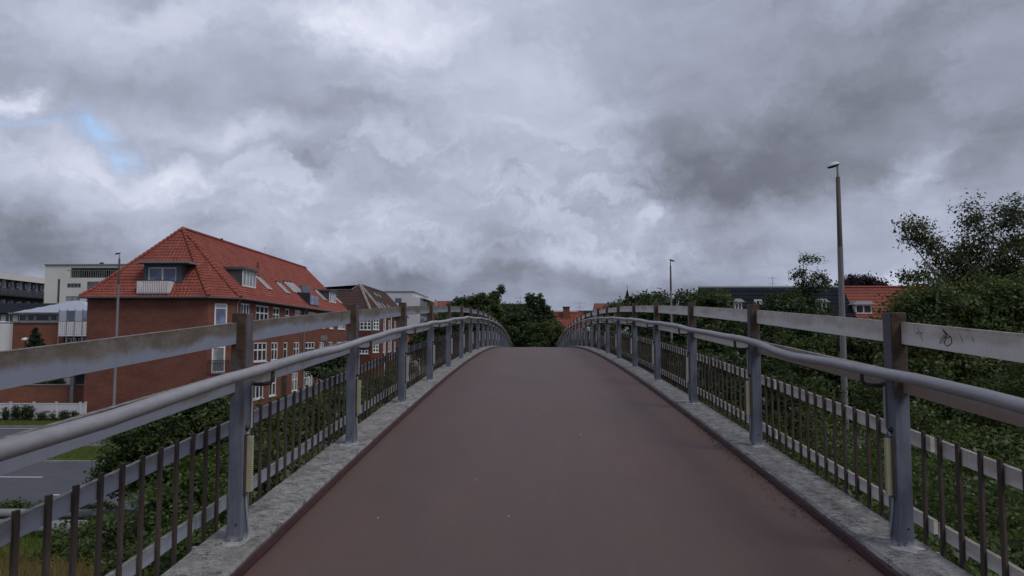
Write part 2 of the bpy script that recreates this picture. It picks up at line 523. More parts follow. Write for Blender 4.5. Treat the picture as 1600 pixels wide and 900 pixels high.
def ground_material():
    m, t, b = new_mat('mown_grass_and_soil')
    b.inputs['Roughness'].default_value = 0.95
    b.inputs['Specular IOR Level'].default_value = 0.1
    co = t.node('ShaderNodeTexCoord').outputs['Object']
    a = t.noise(co, .25, 6, .65)
    f = t.noise(co, 9, 6, .75)
    c = t.mix(t.step(a, .35, .65), (.075, .105, .026), (.105, .125, .035))
    c = t.mix(t.step(f, .4, .75), c, (.045, .065, .018))
    t.l.new(c, b.inputs['Base Color'])
    bn = t.node('ShaderNodeBump')
    bn.inputs['Strength'].default_value = .8
    bn.inputs['Distance'].default_value = .06
    t.l.new(f, bn.inputs['Height'])
    t.l.new(bn.outputs[0], b.inputs['Normal'])
    return m


M['deck'] = deck_material()
M['kerb'] = kerb_material()
M['ground'] = ground_material()
M['coating'] = mat('dark_red_coating', (.060, .022, .022), (.038, .019, .019), 9, .7, bump=.2, bscale=50)
M['mortar'] = mat('pale_mortar', (.38, .385, .40), (.20, .20, .20), 22, .95, bump=.4, bscale=80)
M['litter'] = mat('dry_litter', (.13, .085, .05), (.07, .045, .03), 30, .95)


# ------------------------------------------------------------------ mesh builder
class MB:
    def __init__(self):
        self.v = []
        self.f = []
        self.attr = None

    def quad(self, a, b, c, d):
        i = len(self.v)
        self.v += [tuple(a), tuple(b), tuple(c), tuple(d)]
        self.f.append((i, i + 1, i + 2, i + 3))

    def poly(self, pts):
        i = len(self.v)
        self.v += [tuple(p) for p in pts]
        self.f.append(tuple(range(i, i + len(pts))))

    def hexa(self, p):
        """8 corners: bottom loop 0-3, top loop 4-7"""
        i = len(self.v)
        self.v += [tuple(q) for q in p]
        for q in ((3, 2, 1, 0), (4, 5, 6, 7), (0, 1, 5, 4), (1, 2, 6, 5), (2, 3, 7, 6), (3, 0, 4, 7)):
            self.f.append(tuple(i + k for k in q))

    def box(self, x0, x1, y0, y1, z0, z1):
        self.hexa([(x0, y0, z0), (x1, y0, z0), (x1, y1, z0), (x0, y1, z0), (x0, y0, z1), (x1, y0, z1), (x1, y1, z1), (x0, y1, z1)])

    def obox(self, O, U, N, u0, u1, n0, n1, z0, z1):
        """box in a wall frame: U along the wall, N outwards, z up"""
        O, U, N = Vector(O), Vector(U), Vector(N)
        Z = Vector((0, 0, 1))
        p = [O + U * a + N * b + Z * c for c in (z0, z1) for a, b in ((u0, n0), (u1, n0), (u1, n1), (u0, n1))]
        self.hexa(p)

    def prism(self, pts, off):
        """closed polygon swept by the vector off"""
        i = len(self.v)
        n = len(pts)
        off = Vector(off)
        self.v += [tuple(p) for p in pts] + [tuple(Vector(p) + off) for p in pts]
        self.f.append(tuple(range(i + n - 1, i - 1, -1)))
        self.f.append(tuple(range(i + n, i + 2 * n)))
        for k in range(n):
            j = (k + 1) % n
            self.f.append((i + k, i + j, i + n + j, i + n + k))

    def tube(self, path, r, n=8, cap=True):
        path = [Vector(p) for p in path]
        rs = r if isinstance(r, (list, tuple)) else [r] * len(path)
        i0 = len(self.v)
        up = None
        for k, p in enumerate(path):
            d = (path[min(k + 1, len(path) - 1)] - path[max(k - 1, 0)]).normalized()
            if up is None:
                up = Vector((0, 0, 1)) if abs(d.z) < .9 else Vector((1, 0, 0))
            s = d.cross(up).normalized()
            w = s.cross(d).normalized()
            up = w
            for a in range(n):
                t = 2 * math.pi * a / n
                self.v.append(tuple(p + s * (math.cos(t) * rs[k]) + w * (math.sin(t) * rs[k])))
        for k in range(len(path) - 1):
            for a in range(n):
                b = (a + 1) % n
                self.f.append((i0 + k * n + a, i0 + k * n + b, i0 + (k + 1) * n + b, i0 + (k + 1) * n + a))
        if cap:
            self.f.append(tuple(i0 + a for a in range(n - 1, -1, -1)))
            e = i0 + (len(path) - 1) * n
            self.f.append(tuple(e + a for a in range(n)))

    def lathe(self, c, prof, n=16, axis=None):
        """profile of (radius, height) turned about an axis through c"""
        c = Vector(c)
        R = Matrix.Identity(3) if axis is None else Vector((0, 0, 1)).rotation_difference(Vector(axis)).to_matrix()
        i0 = len(self.v)
        for (r, h) in prof:
            for a in range(n):
                t = 2 * math.pi * a / n
                self.v.append(tuple(c + R @ Vector((r * math.cos(t), r * math.sin(t), h))))
        for k in range(len(prof) - 1):
            for a in range(n):
                b = (a + 1) % n
                self.f.append((i0 + k * n + a, i0 + k * n + b, i0 + (k + 1) * n + b, i0 + (k + 1) * n + a))

    def mesh(self, name, off=(0, 0, 0), smooth=False):
        me = bpy.data.meshes.new(name)
        o = Vector(off)
        me.from_pydata([(x - o.x, y - o.y, z - o.z) for (x, y, z) in self.v], [], self.f)
        if smooth:
            me.polygons.foreach_set('use_smooth', [True] * len(me.polygons))
        me.update()
        return me

    def build(self, name, m, parent=None, loc=None, smooth=False, kind=None, label=None):
        """loc: where the part's own origin sits (world); vertices are given in world space"""
        ow = world_of(parent) if parent else Vector((0, 0, 0))
        L = Vector(loc) if loc is not None else ow
        me = self.mesh(name, L, smooth)
        return link(name, me, m, parent, L - ow, kind, label)


def link(name, me, m, parent=None, loc=(0, 0, 0), kind=None, label=None):
    if m is not None and not me.materials:
        me.materials.append(m)
    o = bpy.data.objects.new(name, me)
    COL.objects.link(o)
    if parent:
        o.parent = parent
    o.location = loc
    if kind:
        o['kind'] = kind
    if label:
        o['label'] = label
    return o


def world_of(o):
    w = Vector((0, 0, 0))
    while o is not None:
        w += o.location
        o = o.parent
    return w


def thing(name, label, cat, loc, group=None):
    o = bpy.data.objects.new(name, None)
    COL.objects.link(o)
    o.location = loc
    o.empty_display_size = .3
    o['label'] = label
    o['category'] = cat
    if group:
        o['group'] = group
    return o


def tag(o, label, cat, group=None):
    o['label'] = label
    o['category'] = cat
    if group:
        o['group'] = group
    return o


def copy_thing(root, loc, label, group=None, rotz=None, scale=None):
    r = root.copy()
    COL.objects.link(r)
    r.location = loc
    r['label'] = label
    if group:
        r['group'] = group
    if rotz is not None:
        r.rotation_euler = (0, 0, rotz)
    if scale is not None:
        r.scale = scale
    for ch in root.children:
        c = ch.copy()
        COL.objects.link(c)
        c.parent = r
        for g in ch.children:
            d = g.copy()
            COL.objects.link(d)
            d.parent = c
    return r


# ================================================================== GROUND AND ROADS
def kerb_top(y):
    """height of the kerb top along the arched bridge"""
    return EYE - (0.215 + 0.00143 * (y - 28.3) ** 2)


KH = 0.064


def deck_top(y):
    return kerb_top(y) - KH


def sstep(x, a, b):
    t = min(1.0, max(0.0, (x - a) / (b - a)))
    return t * t * (3 - 2 * t)


def ground_z(x, y):
    fade = sstep(y, 24, 12) if y < 26 else sstep(y, 56, 70) if y > 54 else 0.0
    if fade <= 0:
        return 0.0
    top = max(0.0, min(deck_top(y), 5.3) - 0.75)
    d = max(0.0, abs(x - 0.17) - 2.1)
    run = 7.5 if x < 0 else 11.0
    lat = max(0.0, 1 - d / run)
    return top * fade * lat ** 1.15


xs = sorted(set([-2500, -1200, -600, -300, -160, -100, -70] + [-50 + 2.5 * i for i in range(41)] + [-12 + .8 * i for i in range(31)] + [70, 100, 160, 300, 600, 1200, 2500]))
ys = sorted(set([-600, -200, -80, -40] + [-30 + 1.0 * i for i in range(60)] + [30 + 2.0 * i for i in range(31)] + [100, 130, 180, 260, 400, 700, 1200, 2500, 5000]))
g = MB()
for y in ys:
    for x in xs:
        g.v.append((x, y, ground_z(x, y)))
nx = len(xs)
for j in range(len(ys) - 1):
    for i in range(nx - 1):
        a = j * nx + i
        g.f.append((a, a + 1, a + nx + 1, a + nx))
g.build('ground', M['ground'], kind='structure', smooth=True)


def sheet(name, x0, x1, y0, y1, z, m):
    b = MB()
    b.box(x0, x1, y0, y1, z - .05, z)
    return b.build(name, M[m], kind='structure')


sheet('road', -90, 90, 26.0, 36.4, .012, 'asphalt')
sheet('road', -90, 90, 42.2, 51.0, .012, 'asphalt')
for yk in (25.85, 36.4, 42.05, 51.0):
    b = MB()
    b.box(-90, 90, yk, yk + .15, -.05, .13)
    b.build('road_kerb', M['kerbstone'], kind='structure')
# dashes
dash_me = None
for (yd, x_first, step, n, ln) in ((32.6, -23.6, 5.6, 17, 2.1), (28.9, -18.8, 5.6, 15, 1.6), (46.6, -60, 5.5, 24, 2.2)):
    for k in range(n):
        x0 = x_first + (k - 3) * step
        b = MB()
        b.box(x0, x0 + ln, yd, yd + .13, -.03, .017)
        b.build('lane_marking', M['paint'], kind='structure')
b = MB()
b.box(-90, 90, 50.45, 50.57, -.03, .017)
b.box(-90, 90, 26.4, 26.52, -.03, .017)
b.build('lane_marking', M['paint'], kind='structure')


# ================================================================== FOOTBRIDGE
LX, RX = -1.57, 1.92            # post lines
BAY = 2.5
NP = 25


def post_y(n):
    return (n + .6) * BAY


Y0, Y1 = post_y(-4), post_y(23) + .6
YS = list(np.arange(Y0, Y1, .5)) + [Y1]


def sweep(name, prof, ztop, m, parent, jitter=0.0, smooth=False, seed=1):
    """profile of (x, dz) swept along the arch"""
    rr = random.Random(seed)
    b = MB()
    n = len(prof)
    ys_ = YS if jitter == 0 else list(np.arange(Y0, Y1, .12)) + [Y1]
    for y in ys_:
        for (x, dz) in prof:
            jx = (rr.random() - .5) * jitter if jitter else 0
            jz = (rr.random() - .5) * jitter * .5 if jitter else 0
            b.v.append((x + jx, y, ztop(y) + dz + jz))
    for j in range(len(ys_) - 1):
        for i in range(n):
            k = (i + 1) % n
            b.f.append((j * n + i, j * n + k, (j + 1) * n + k, (j + 1) * n + i))
    return b.build(name, M[m], parent, smooth=smooth)


bridge = thing('footbridge', 'arched footbridge with red-brown coated deck between pale concrete kerbs', 'bridge', (0, 28, 0))
IL, IR = LX + .14, RX - .185      # kerb inner faces
OL, OR = LX - .18, RX + .13      # kerb outer faces
sweep('deck', [(IL, 0), (-.6, .012), (.15, .018), (.9, .012), (IR, 0), (IR, -.35), (IL, -.35)], deck_top, 'deck', bridge)
sweep('coating_edge', [(IL - .002, -.02), (IL - .002, KH - .022), (IL + .010, KH - .026), (IL + .02, .010), (IL + .02, -.02)], deck_top, 'coating', bridge, .005, seed=4)
sweep('coating_edge', [(IR + .002, -.02), (IR + .002, KH - .022), (IR - .010, KH - .026), (IR - .02, .010), (IR - .02, -.02)], deck_top, 'coating', bridge, .005, seed=5)
for (a, c, sd_) in ((OL, IL - .003, 2), (IR + .003, OR, 3)):
    sweep('kerb', [(a, -.40), (a, -.015), (a + .015, 0), ((a + c) / 2 - .06, .002), ((a + c) / 2 + .06, .001), (c - .012, 0), (c, -.012), (c, -.40)], kerb_top, 'kerb', bridge, .006, seed=sd_)
sweep('girder', [(-1.1, -.37), (1.45, -.37), (1.2, -.95), (-.85, -.95)], deck_top, 'offwhite', bridge)
for yp in (25.0, 39.3, 53.5):
    b = MB()
    b.lathe((.17, yp, -.3), [(.42, 0), (.42, deck_top(yp) - .93 + .3)], 20)
    b.build('pier', M['offwhite'], bridge, smooth=True)
# salt-stained mortar pads under the posts are part of the kerb
for (px_, sgn) in ((LX, 1), (RX, -1)):
    for n in range(-1, 23):
        b = MB()
        y = post_y(n)
        rr = random.Random(n * 7 + sgn)
        pts = []
        for k in range(12):
            t = k / 12 * 2 * math.pi
            q = rr.uniform(.6, 1.25)
            X_, Y_ = px_ + math.cos(t) * .085 * q, y + math.sin(t) * .13 * q
            pts.append((X_, Y_, kerb_top(Y_) + .0032))
        top = [(px_ + (p[0] - px_) * .6, y + (p[1] - y) * .6, kerb_top(y) + .006) for p in pts]
        i = len(b.v)
        b.v += pts + top
        for k in range(12):
            j = (k + 1) % 12
            b.f.append((k, j, 12 + j, 12 + k))
        b.f.append(tuple(range(12, 24)))
        b.build('mortar_pad', M['mortar'], bridge, smooth=True)
# dry leaf litter lying along the right-hand kerb
rr = random.Random(12)
b = MB()
for k in range(520):
    y = rr.choice((5.6, 6.4, 7.3, 4.6)) + rr.gauss(0, .35)
    x = IR - .03 - abs(rr.gauss(0, .05))
    s = rr.uniform(.004, .014)
    t = rr.uniform(0, 6.28)
    z = deck_top(y) + .006 + rr.uniform(0, .008)
    b.quad((x + s * math.cos(t), y + s * math.sin(t), z), (x - s * .4 * math.sin(t), y + s * .4 * math.cos(t), z + .004),
           (x - s * math.cos(t), y - s * math.sin(t), z), (x + s * .4 * math.sin(t), y - s * .4 * math.cos(t), z + .003))
lit = b.build('leaf_litter', M['litter'], kind='stuff')
tag(lit, 'dry brown leaf litter along the right kerb of the deck', 'leaf litter')
b = MB()
for k in range(16):
    y = rr.uniform(3, 16)
    x = rr.uniform(-1.2, 1.5)
    s = rr.uniform(.002, .0055)
    z = deck_top(y) + .018 * max(0, 1 - abs(x - .15) / 1.54)
    b.hexa([(x - s, y - s, z), (x + s, y - s * .6, z), (x + s * .7, y + s, z), (x - s, y + s, z),
            (x - s * .6, y - s * .5, z + s), (x + s * .6, y - s * .4, z + s), (x + s * .5, y + s * .6, z + s), (x - s * .6, y + s * .6, z + s * .8)])
peb = b.build('grit', M['offwhite'], kind='stuff')
tag(peb, 'small pale grit scattered over the red-brown deck', 'grit')


# ------------------------------------------------------------------ railings
def shear_box(b, x0, x1, ya, yb, za, zb, lo, hi):
    b.hexa([(x0, ya, za + lo), (x1, ya, za + lo), (x1, yb, zb + lo), (x0, yb, zb + lo),
            (x0, ya, za + hi), (x1, ya, za + hi), (x1, yb, zb + hi), (x0, yb, zb + hi)])


def board(name, m, parent, x0, x1, ya, yb, lo, hi, rise=True, segs=1):
    b = MB()
    for s in range(segs):
        a = ya + (yb - ya) * s / segs
        c = ya + (yb - ya) * (s + 1) / segs
        za, zb = kerb_top(ya) + (kerb_top(yb) - kerb_top(ya)) * s / segs, kerb_top(ya) + (kerb_top(yb) - kerb_top(ya)) * (s + 1) / segs
        shear_box(b, x0, x1, a, c, za, zb, lo, hi)
    o = b.build(name, M[m], parent, loc=(0, ya, kerb_top(ya)))
    if rise:
        at = o.data.attributes.new('rise', 'FLOAT', 'POINT')
        at.data.foreach_set('value', [0, 0, 0, 0, 1, 1, 1, 1] * segs)
    return o


def make_railing(side, label):
    s = -1 if side == 'left' else 1
    X = LX if side == 'left' else RX
    inn = -s                       # direction towards the deck
    root = thing('railing', label, 'railing', (X, 28, kerb_top(28)))
    bm = 'board_stained' if side == 'left' else 'board_pale'
    # shared post mesh (origin at its foot)
    b = MB()
    hw, hd, H = .041, .05, 1.21
    c = .006
    ring = [(-hw + c, -hd), (hw - c, -hd), (hw, -hd + c), (hw, hd - c), (hw - c, hd), (-hw + c, hd), (-hw, hd - c), (-hw, -hd + c)]
    lev = [0, .2, .5, .8, 1.05, H - .004, H]
    for k, z in enumerate(lev):
        q = 1.0 if k < len(lev) - 1 else .93
        b.v += [(x * q, y * q, z) for x, y in ring]
    for k in range(len(lev) - 1):
        for a in range(8):
            d = (a + 1) % 8
            b.f.append((k * 8 + a, k * 8 + d, k * 8 + 8 + d, k * 8 + 8 + a))
    e = (len(lev) - 1) * 8
    b.f.append(tuple(e + a for a in range(8)))
    post_me = b.mesh('post')
    # bracket: goes inwards off the rear of the post, then up to the tube
    b = MB()
    b.tube([(inn * .03, .05, .825), (inn * .10, .075, .825), (inn * .128, .085, .83), (inn * .14, .09, .85), (inn * .14, .09, .895)], .0105, 8)
    b.tube([(inn * .030, .05, .825), (inn * .052, .056, .825)], .019, 8)
    br_me = b.mesh('bracket', smooth=True)
    # light strip on the inner face: brown back plate, cream toothed cover
    b = MB()
    b.box(min(inn * .041, inn * .054), max(inn * .041, inn * .054), -.045, -.012, .255, .565)
    bp_me = b.mesh('back_plate')
    b = MB()
    x0, x1 = inn * .054, inn * .080
    zs = np.linspace(.265, .555, 55)
    prof = [(x0, -.036, zs[0])]
    for k, z in enumerate(zs):
        prof.append((x1 + (inn * .003 if k % 2 else 0), -.036, z))
    prof.append((x0, -.036, zs[-1]))
    b.prism(prof, (0, .024, 0))
    cv_me = b.mesh('light_cover')
    cf_me = cv_me.copy()
    b = MB()
    b.tube([(inn * .048, .035, .82), (inn * .048, .035, .60), (inn * .046, .0, .585), (inn * .048, -.02, .565)], .0065, 6)
    cd_me = b.mesh('conduit')
    b = MB()
    b.tube([(inn * .048, -.02, .26), (inn * .048, -.01, .18), (inn * .046, .03, .05)], .0065, 6)
    ct_me = b.mesh('conduit_tail')
    b = MB()
    b.lathe((inn * .041, -.02, .60), [(0, .022), (.008, .022), (.014, .01), (.014, 0)], 10, axis=(inn, 0, 0))
    bx_me = b.mesh('cable_gland', smooth=True)
    b = MB()
    b.lathe((.012, -.05, .10), [(.0, .004), (.005, .004), (.006, 0)], 8, axis=(0, -1, 0))
    bo_me = b.mesh('bolt', smooth=True)
    rr = random.Random(5 if side == 'left' else 6)
    for n in range(-2, 23):
        y = post_y(n)
        loc = Vector((X + rr.uniform(-.004, .004), y, kerb_top(y) - .004)) - root.location
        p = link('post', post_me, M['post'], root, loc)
        if abs(n) < 14:
            link('bracket', br_me, M['bracket'], p)
            link('back_plate', bp_me, M['steel_dark'], p)
            link('light_cover', cv_me if n < 3 else cf_me, M['cream'] if n < 3 else M['conduit'], p)
            link('conduit', cd_me, M['conduit'], p)
            link('conduit_tail', ct_me, M['conduit'], p)
            link('cable_gland', bx_me, M['bracket'], p)
        if n < 5:
            link('bolt', bo_me, M['bracket'], p)
        if n >= -2 and n < 22:
            yb = post_y(n + 1)
            # boards butt between the posts, on the outer half
            bx0, bx1 = X + s * .008, X + s * .036
            board('top_board', bm, root, min(bx0, bx1), max(bx0, bx1), y + .052, yb - .052, 1.045, 1.158)
            board('middle_board', 'board_rusty' if side == 'right' and n < 2 else bm, root, min(bx0, bx1), max(bx0, bx1), y + .052, yb - .052, .79, .895)
    # handrail tube with slight bends and sleeves
    hx = X + inn * .14
    pts = []
    dips = {5.2: -.03, 5.75: -.004, 4.4: -.004} if side == 'right' else {8.9: .012, 16.3: .02, 21.5: .012, 12.0: -.01}
    ysr = sorted(set(list(np.arange(-4, 57, .5)) + [d for d in dips]))
    for y in ysr:
        dz = 0
        for d, a in dips.items():
            dz += a * math.exp(-((y - d) / (.55 if side == 'right' else .8)) ** 2)
        dz += .006 * math.sin(y * 1.9 + (0 if side == 'left' else 2)) + .004 * math.sin(y * 4.3)
        dxr = .008 * math.sin(y * 1.3 + 1)
        pts.append((hx + dxr, y, kerb_top(y) + .908 + dz))
    b = MB()
    b.tube(pts, .028, 14)
    b.build('handrail', M['handrail'], root, smooth=True)
    for yj in ((5.84, 17.6, 29.5) if side == 'right' else (14.7, 26.3)):
        z = np.interp(yj, ysr, [p[2] for p in pts])
        z2 = np.interp(yj + .04, ysr, [p[2] for p in pts])
        xx = np.interp(yj, ysr, [p[0] for p in pts])
        b = MB()
        b.tube([(xx, yj, z), (xx, yj + .04, z2)], .0295, 14)
        b.build('sleeve', M['conduit'], root, smooth=True)
    # baluster panels hang outside the kerb
    xo = (OL - .035) if side == 'left' else (OR + .035)
    bar_me = None
    b = MB()
    b.box(-.0065, .0065, -.0138, .0138, -.085, .575)
    bar_me = b.mesh('baluster')
    far = MB()
    for n in range(-1, 22):
        ya, yb = post_y(n), post_y(n + 1)
        r0, r1 = xo + s * .0075, xo + s * .030
        board('panel_rail', 'board_pale' if side == 'right' else 'board_stained_rail', root, min(r0, r1), max(r0, r1), ya + .02, yb - .02, .473, .551)
        board('panel_rail', 'board_pale' if side == 'right' else 'board_stained_rail', root, min(r0, r1), max(r0, r1), ya + .02, yb - .02, .05, .122)
        # tie from the post to the panel
        if n < 10:
            b = MB()
            za = kerb_top(ya)
            b.box(min((OL if s < 0 else OR) - s * .02, xo + s * .02), max((OL if s < 0 else OR) - s * .02, xo + s * .02), ya - .012, ya + .012, za - .075, za - .035)
            b.build('tie', M['galv'], root)
        for k in range(15):
            y = ya + (k + .5) * BAY / 15
            z = kerb_top(y)
            if n < 12:
                o = link('baluster', bar_me, M['steel_dark'], root, Vector((xo, y + rr.uniform(-.004, .004), z + rr.uniform(-.005, .005))) - root.location)
                o.rotation_euler = (rr.uniform(-.008, .008), rr.uniform(-.01, .01), rr.uniform(-.1, .1))
            else:
                far.box(xo - .0065, xo + .0065, y - .016, y + .016, z - .085, z + .575)
    far.build('baluster', M['steel_dark'], root, kind='stuff')
    return root


M['board_stained_rail'] = board_material('washed_panel_rail', (.27, .28, .325), (.17, .15, .125), (.27, .295, .37), .35)
left_rail = make_railing('left', 'weathered steel railing on the left with brown-stained boards and dark balusters')
right_rail = make_railing('right', 'weathered steel railing on the right with paler boards and small black graffiti')


def scrawl(px_py, Y_hint, m, r, name='graffiti'):
    """paint line on the inner face of a right-hand top board"""
    xf = RX + .008 - .0015
    pts = []
    for (px, py) in px_py:
        d = ray(px, py)
        y = xf / d[0]
        pts.append((xf, y, EYE + d[2] * y))
    b = MB()
    b.tube(pts, r, 5)
    b.build(name, M[m], right_rail)


scrawl([(1473, 514), (1478, 520), (1486, 527), (1487, 536), (1480, 541), (1475, 536), (1478, 528), (1484, 526)], 3, 'black_paint', .0017)
scrawl([(1476, 522), (1470, 530), (1468, 537), (1472, 534), (1476, 526)], 3, 'black_paint', .0010)
scrawl([(1474, 516), (1479, 524), (1476, 527)], 3, 'black_paint', .0028)
scrawl([(1433, 513), (1436, 517), (1432, 521), (1441, 519), (1437, 523), (1442, 532)], 3, 'black_paint', .0008)
scrawl([(1499, 521), (1502, 528), (1504, 535)], 3, 'black_paint', .0007)
scrawl([(1519, 527), (1521, 534)], 3, 'black_paint', .0009)
ringp = [(1006 + 2.4 * math.cos(t), 481 + 2.4 * math.sin(t)) for t in np.linspace(0, 2 * math.pi, 13)]
scrawl(ringp, 11, 'red_paint', .006, 'paint_ring')


# ================================================================== BUILDINGS
def facade(b, O, U, N, Wd, z0, z1, openings, reveal=.12):
    """wall sheet from z0 to z1 with real openings (u0,u1,za,zb) and reveals"""
    O, U, N = Vector(O), Vector(U), Vector(N)
    us = sorted(set([0, Wd] + [round(q, 4) for o in openings for q in o[:2]]))
    zs = sorted(set([z0, z1] + [round(q, 4) for o in openings for q in o[2:4]]))
    Z = Vector((0, 0, 1))
    pt = lambda a, c, n=0: O + U * a + Z * c + N * n
    for i in range(len(us) - 1):
        for j in range(len(zs) - 1):
            uc, zc = (us[i] + us[i + 1]) / 2, (zs[j] + zs[j + 1]) / 2
            if any(o[0] < uc < o[1] and o[2] < zc < o[3] for o in openings):
                continue
            b.quad(pt(us[i], zs[j]), pt(us[i + 1], zs[j]), pt(us[i + 1], zs[j + 1]), pt(us[i], zs[j + 1]))
    for (a, c, d, e) in [o[:4] for o in openings]:
        r = -reveal
        b.quad(pt(a, d), pt(c, d), pt(c, d, r), pt(a, d, r))
        b.quad(pt(a, e), pt(c, e), pt(c, e, r), pt(a, e, r))
        b.quad(pt(a, d), pt(a, e), pt(a, e, r), pt(a, d, r))
        b.quad(pt(c, d), pt(c, e), pt(c, e, r), pt(c, d, r))


def window(parent, O, U, N, u0, u1, z0, z1, cols=2, rows=(), fw=.075, dep=-.05, frame='white', glass='glass', sill=True, name='window', label=None, bars=.05):
    b = MB()
    n0, n1 = dep - .03, dep + .03
    b.obox(O, U, N, u0, u0 + fw, n0, n1, z0, z1)
    b.obox(O, U, N, u1 - fw, u1, n0, n1, z0, z1)
    b.obox(O, U, N, u0 + fw, u1 - fw, n0, n1, z0, z0 + fw)
    b.obox(O, U, N, u0 + fw, u1 - fw, n0, n1, z1 - fw, z1)
    for k in range(1, cols):
        c = u0 + (u1 - u0) * k / cols
        b.obox(O, U, N, c - bars, c + bars, n0 + .004, n1 - .004, z0 + fw, z1 - fw)
    for r in rows:
        c = z0 + (z1 - z0) * r
        b.obox(O, U, N, u0 + fw, u1 - fw, n0 + .008, n1 - .008, c - bars * .8, c + bars * .8)
    if sill:
        b.obox(O, U, N, u0 - .06, u1 + .06, -.06, .07, z0 - .08, z0 - .003)
    w = b.build(name, M[frame], parent, label=label)
    p = MB()
    p.obox(O, U, N, u0 + .02, u1 - .02, n0 - .015, n0 + .012, z0 + .02, z1 - .02)
    p.build('pane', M[glass], w)
    return w


def tile_roof(b, A, Bp, C, Dp, d=.34, wv=.30, amp=.035, smp=3):
    """overlapping courses of wavy tiles on the quad A-B (eave) to D-C (ridge); C may equal D"""
    A, Bp, C, Dp = map(Vector, (A, Bp, C, Dp))
    nrm = (Bp - A).cross(Dp - A).normalized()
    if nrm.z < 0:
        nrm = -nrm
    slope = ((Dp + C) / 2 - (A + Bp) / 2).length
    nc = max(1, int(round(slope / d)))
    eave = (Bp - A).normalized()
    for j in range(nc):
        t0, t1 = j / nc, min(1.0, (j + 1.12) / nc)
        rows = []
        for t, h in ((t0, .0), (t0, .05), (t1, .004)):
            L, R = A.lerp(Dp, t), Bp.lerp(C, t)
            rows.append((L, R, h))
        wid = (rows[0][1] - rows[0][0]).length
        n = max(1, int(wid / wv * smp))
        i0 = len(b.v)
        for (L, R, h) in rows:
            for k in range(n + 1):
                p = L.lerp(R, k / n)
                s = (p - A).dot(eave)
                a = amp * math.sin(2 * math.pi * s / wv) if h > 0 else 0
                b.v.append(tuple(p + nrm * (h + a)))
        for r in range(2):
            for k in range(n):
                q = i0 + r * (n + 1) + k
                b.f.append((q, q + 1, q + n + 2, q + n + 1))


def roof_plane(b, pts, th=.16):
    """roof slab with thickness"""
    n = (Vector(pts[1]) - Vector(pts[0])).cross(Vector(pts[2]) - Vector(pts[0])).normalized()
    if n.z > 0:
        n = -n
    b.prism(pts, n * th)


def antenna(px, py_top, py_bot, Y, label):
    t = P(px, py_top, Y)
    f = P(px, py_bot + 6, Y)
    a = thing('antenna', label, 'antenna', f)
    r = .012 * Y / 60
    b = MB()
    b.tube([f, t], r * 1.3, 6)
    b.build('mast', M['grey_trim'], a)
    b = MB()
    w = 9 * Y / FPX
    for q in (.12, .5):
        c = t.lerp(f, q)
        b.tube([c - Vector((w * (1 - q * .6), 0, 0)), c + Vector((w * (1 - q * .6), 0, 0))], r, 5)
    b.build('rod', M['grey_trim'], a)
    return a


# ------------------------------------------------------------------ A: the red brick building with the red tiled hipped roof
Ye, Yf = 58.0, 97.0                 # end wall, far gable
xl, xc = P(137, 463, Ye).x, P(326, 463, Ye).x
Yc = Ye + 1.6
xw = P(369, 463, Yc).x              # long wall plane
ZE = P(300, 464, Ye).z              # eave
apex = P(285, 358, 62.3)
xr, ZR = apex.x, apex.z
A_ = thing('brick_building', 'three storey red brick building with red tiled hipped roof and white windows', 'building', ((xl + xw) / 2, Ye + 15, 0))
b = MB()
# end wall, chamfer, long wall with openings
facade(b, (xl, Ye, 0), (1, 0, 0), (0, -1, 0), xc - xl, 0, ZE, [])
cu = Vector((xw - xc, Yc - Ye, 0))
cl = cu.length
cu.normalize()
cn = Vector((cu.y, -cu.x, 0))


def cham_u(px):
    d = ray(px, 500)[0]
    # point on the chamfer line: xc + cu.x*u = d*(Ye+cu.y*u)
    return (d * Ye - xc) / (cu.x - d * cu.y)


ch_op = [(cham_u(335), cham_u(355), 7.15, 8.95), (cham_u(332.5), cham_u(353.5), 3.45, 5.78), (cham_u(333), cham_u(353.5), .25, 2.6)]
facade(b, (xc, Ye, 0), cu, cn, cl, 0, ZE, ch_op)
LO = (xw, Yc, 0)
LU, LN = Vector((0, 1, 0)), Vector((1, 0, 0))
lu = lambda px: YX(px, xw) - Yc
wins = []
for (x0, x1, kind) in ((376, 389.5, 's'), (399.6, 419.4, 'd'), (426.4, 436.4, 'n'), (445.6, 451.5, 'v'), (461, 469.6, 'n'), (482, 493, 'd'), (500, 507, 'n'), (515, 521, 'n'), (528, 539.5, 'd')):
    wins.append((x0, x1, 7.42 if kind != 's' else 8.1, 9.08, kind))
for (x0, x1, kind) in ((376, 389, 'n'), (397.5, 418, 'd'), (425, 435, 'n'), (444, 450, 'v'), (460, 468.4, 'n'), (478, 492.4, 'd'), (500, 506.5, 'n'), (514, 520, 'n'), (527, 538, 'd')):
    wins.append((x0, x1, 4.16, 5.84, kind))
for (x0, x1, kind) in ((376, 388, 'n'), (397, 414, 'd'), (423, 433.6, 'n'), (458, 467, 'n'), (477, 490, 'd'), (498, 504, 'n'), (513, 519, 'n'), (526, 537, 'd')):
    wins.append((x0, x1, .92, 2.76, kind))
ops = [(lu(a), lu(c), z0, z1) for (a, c, z0, z1, k) in wins]
door = (lu(441.6), lu(450), .12, 2.55)
facade(b, LO, LU, LN, Yf - Yc, 0, ZE, ops + [door])
facade(b, (xw, Yf, 0), (-1, 0, 0), (0, 1, 0), xw - xl, 0, ZE, [])
facade(b, (xl, Yf, 0), (0, -1, 0), (-1, 0, 0), Yf - Ye, 0, ZE, [])
b.quad((xl, Yf, ZE), (xw, Yf, ZE), (xr, Yf, ZR - .1), (xr, Yf, ZR - .1))
b.build('wall', M['brick'], A_)
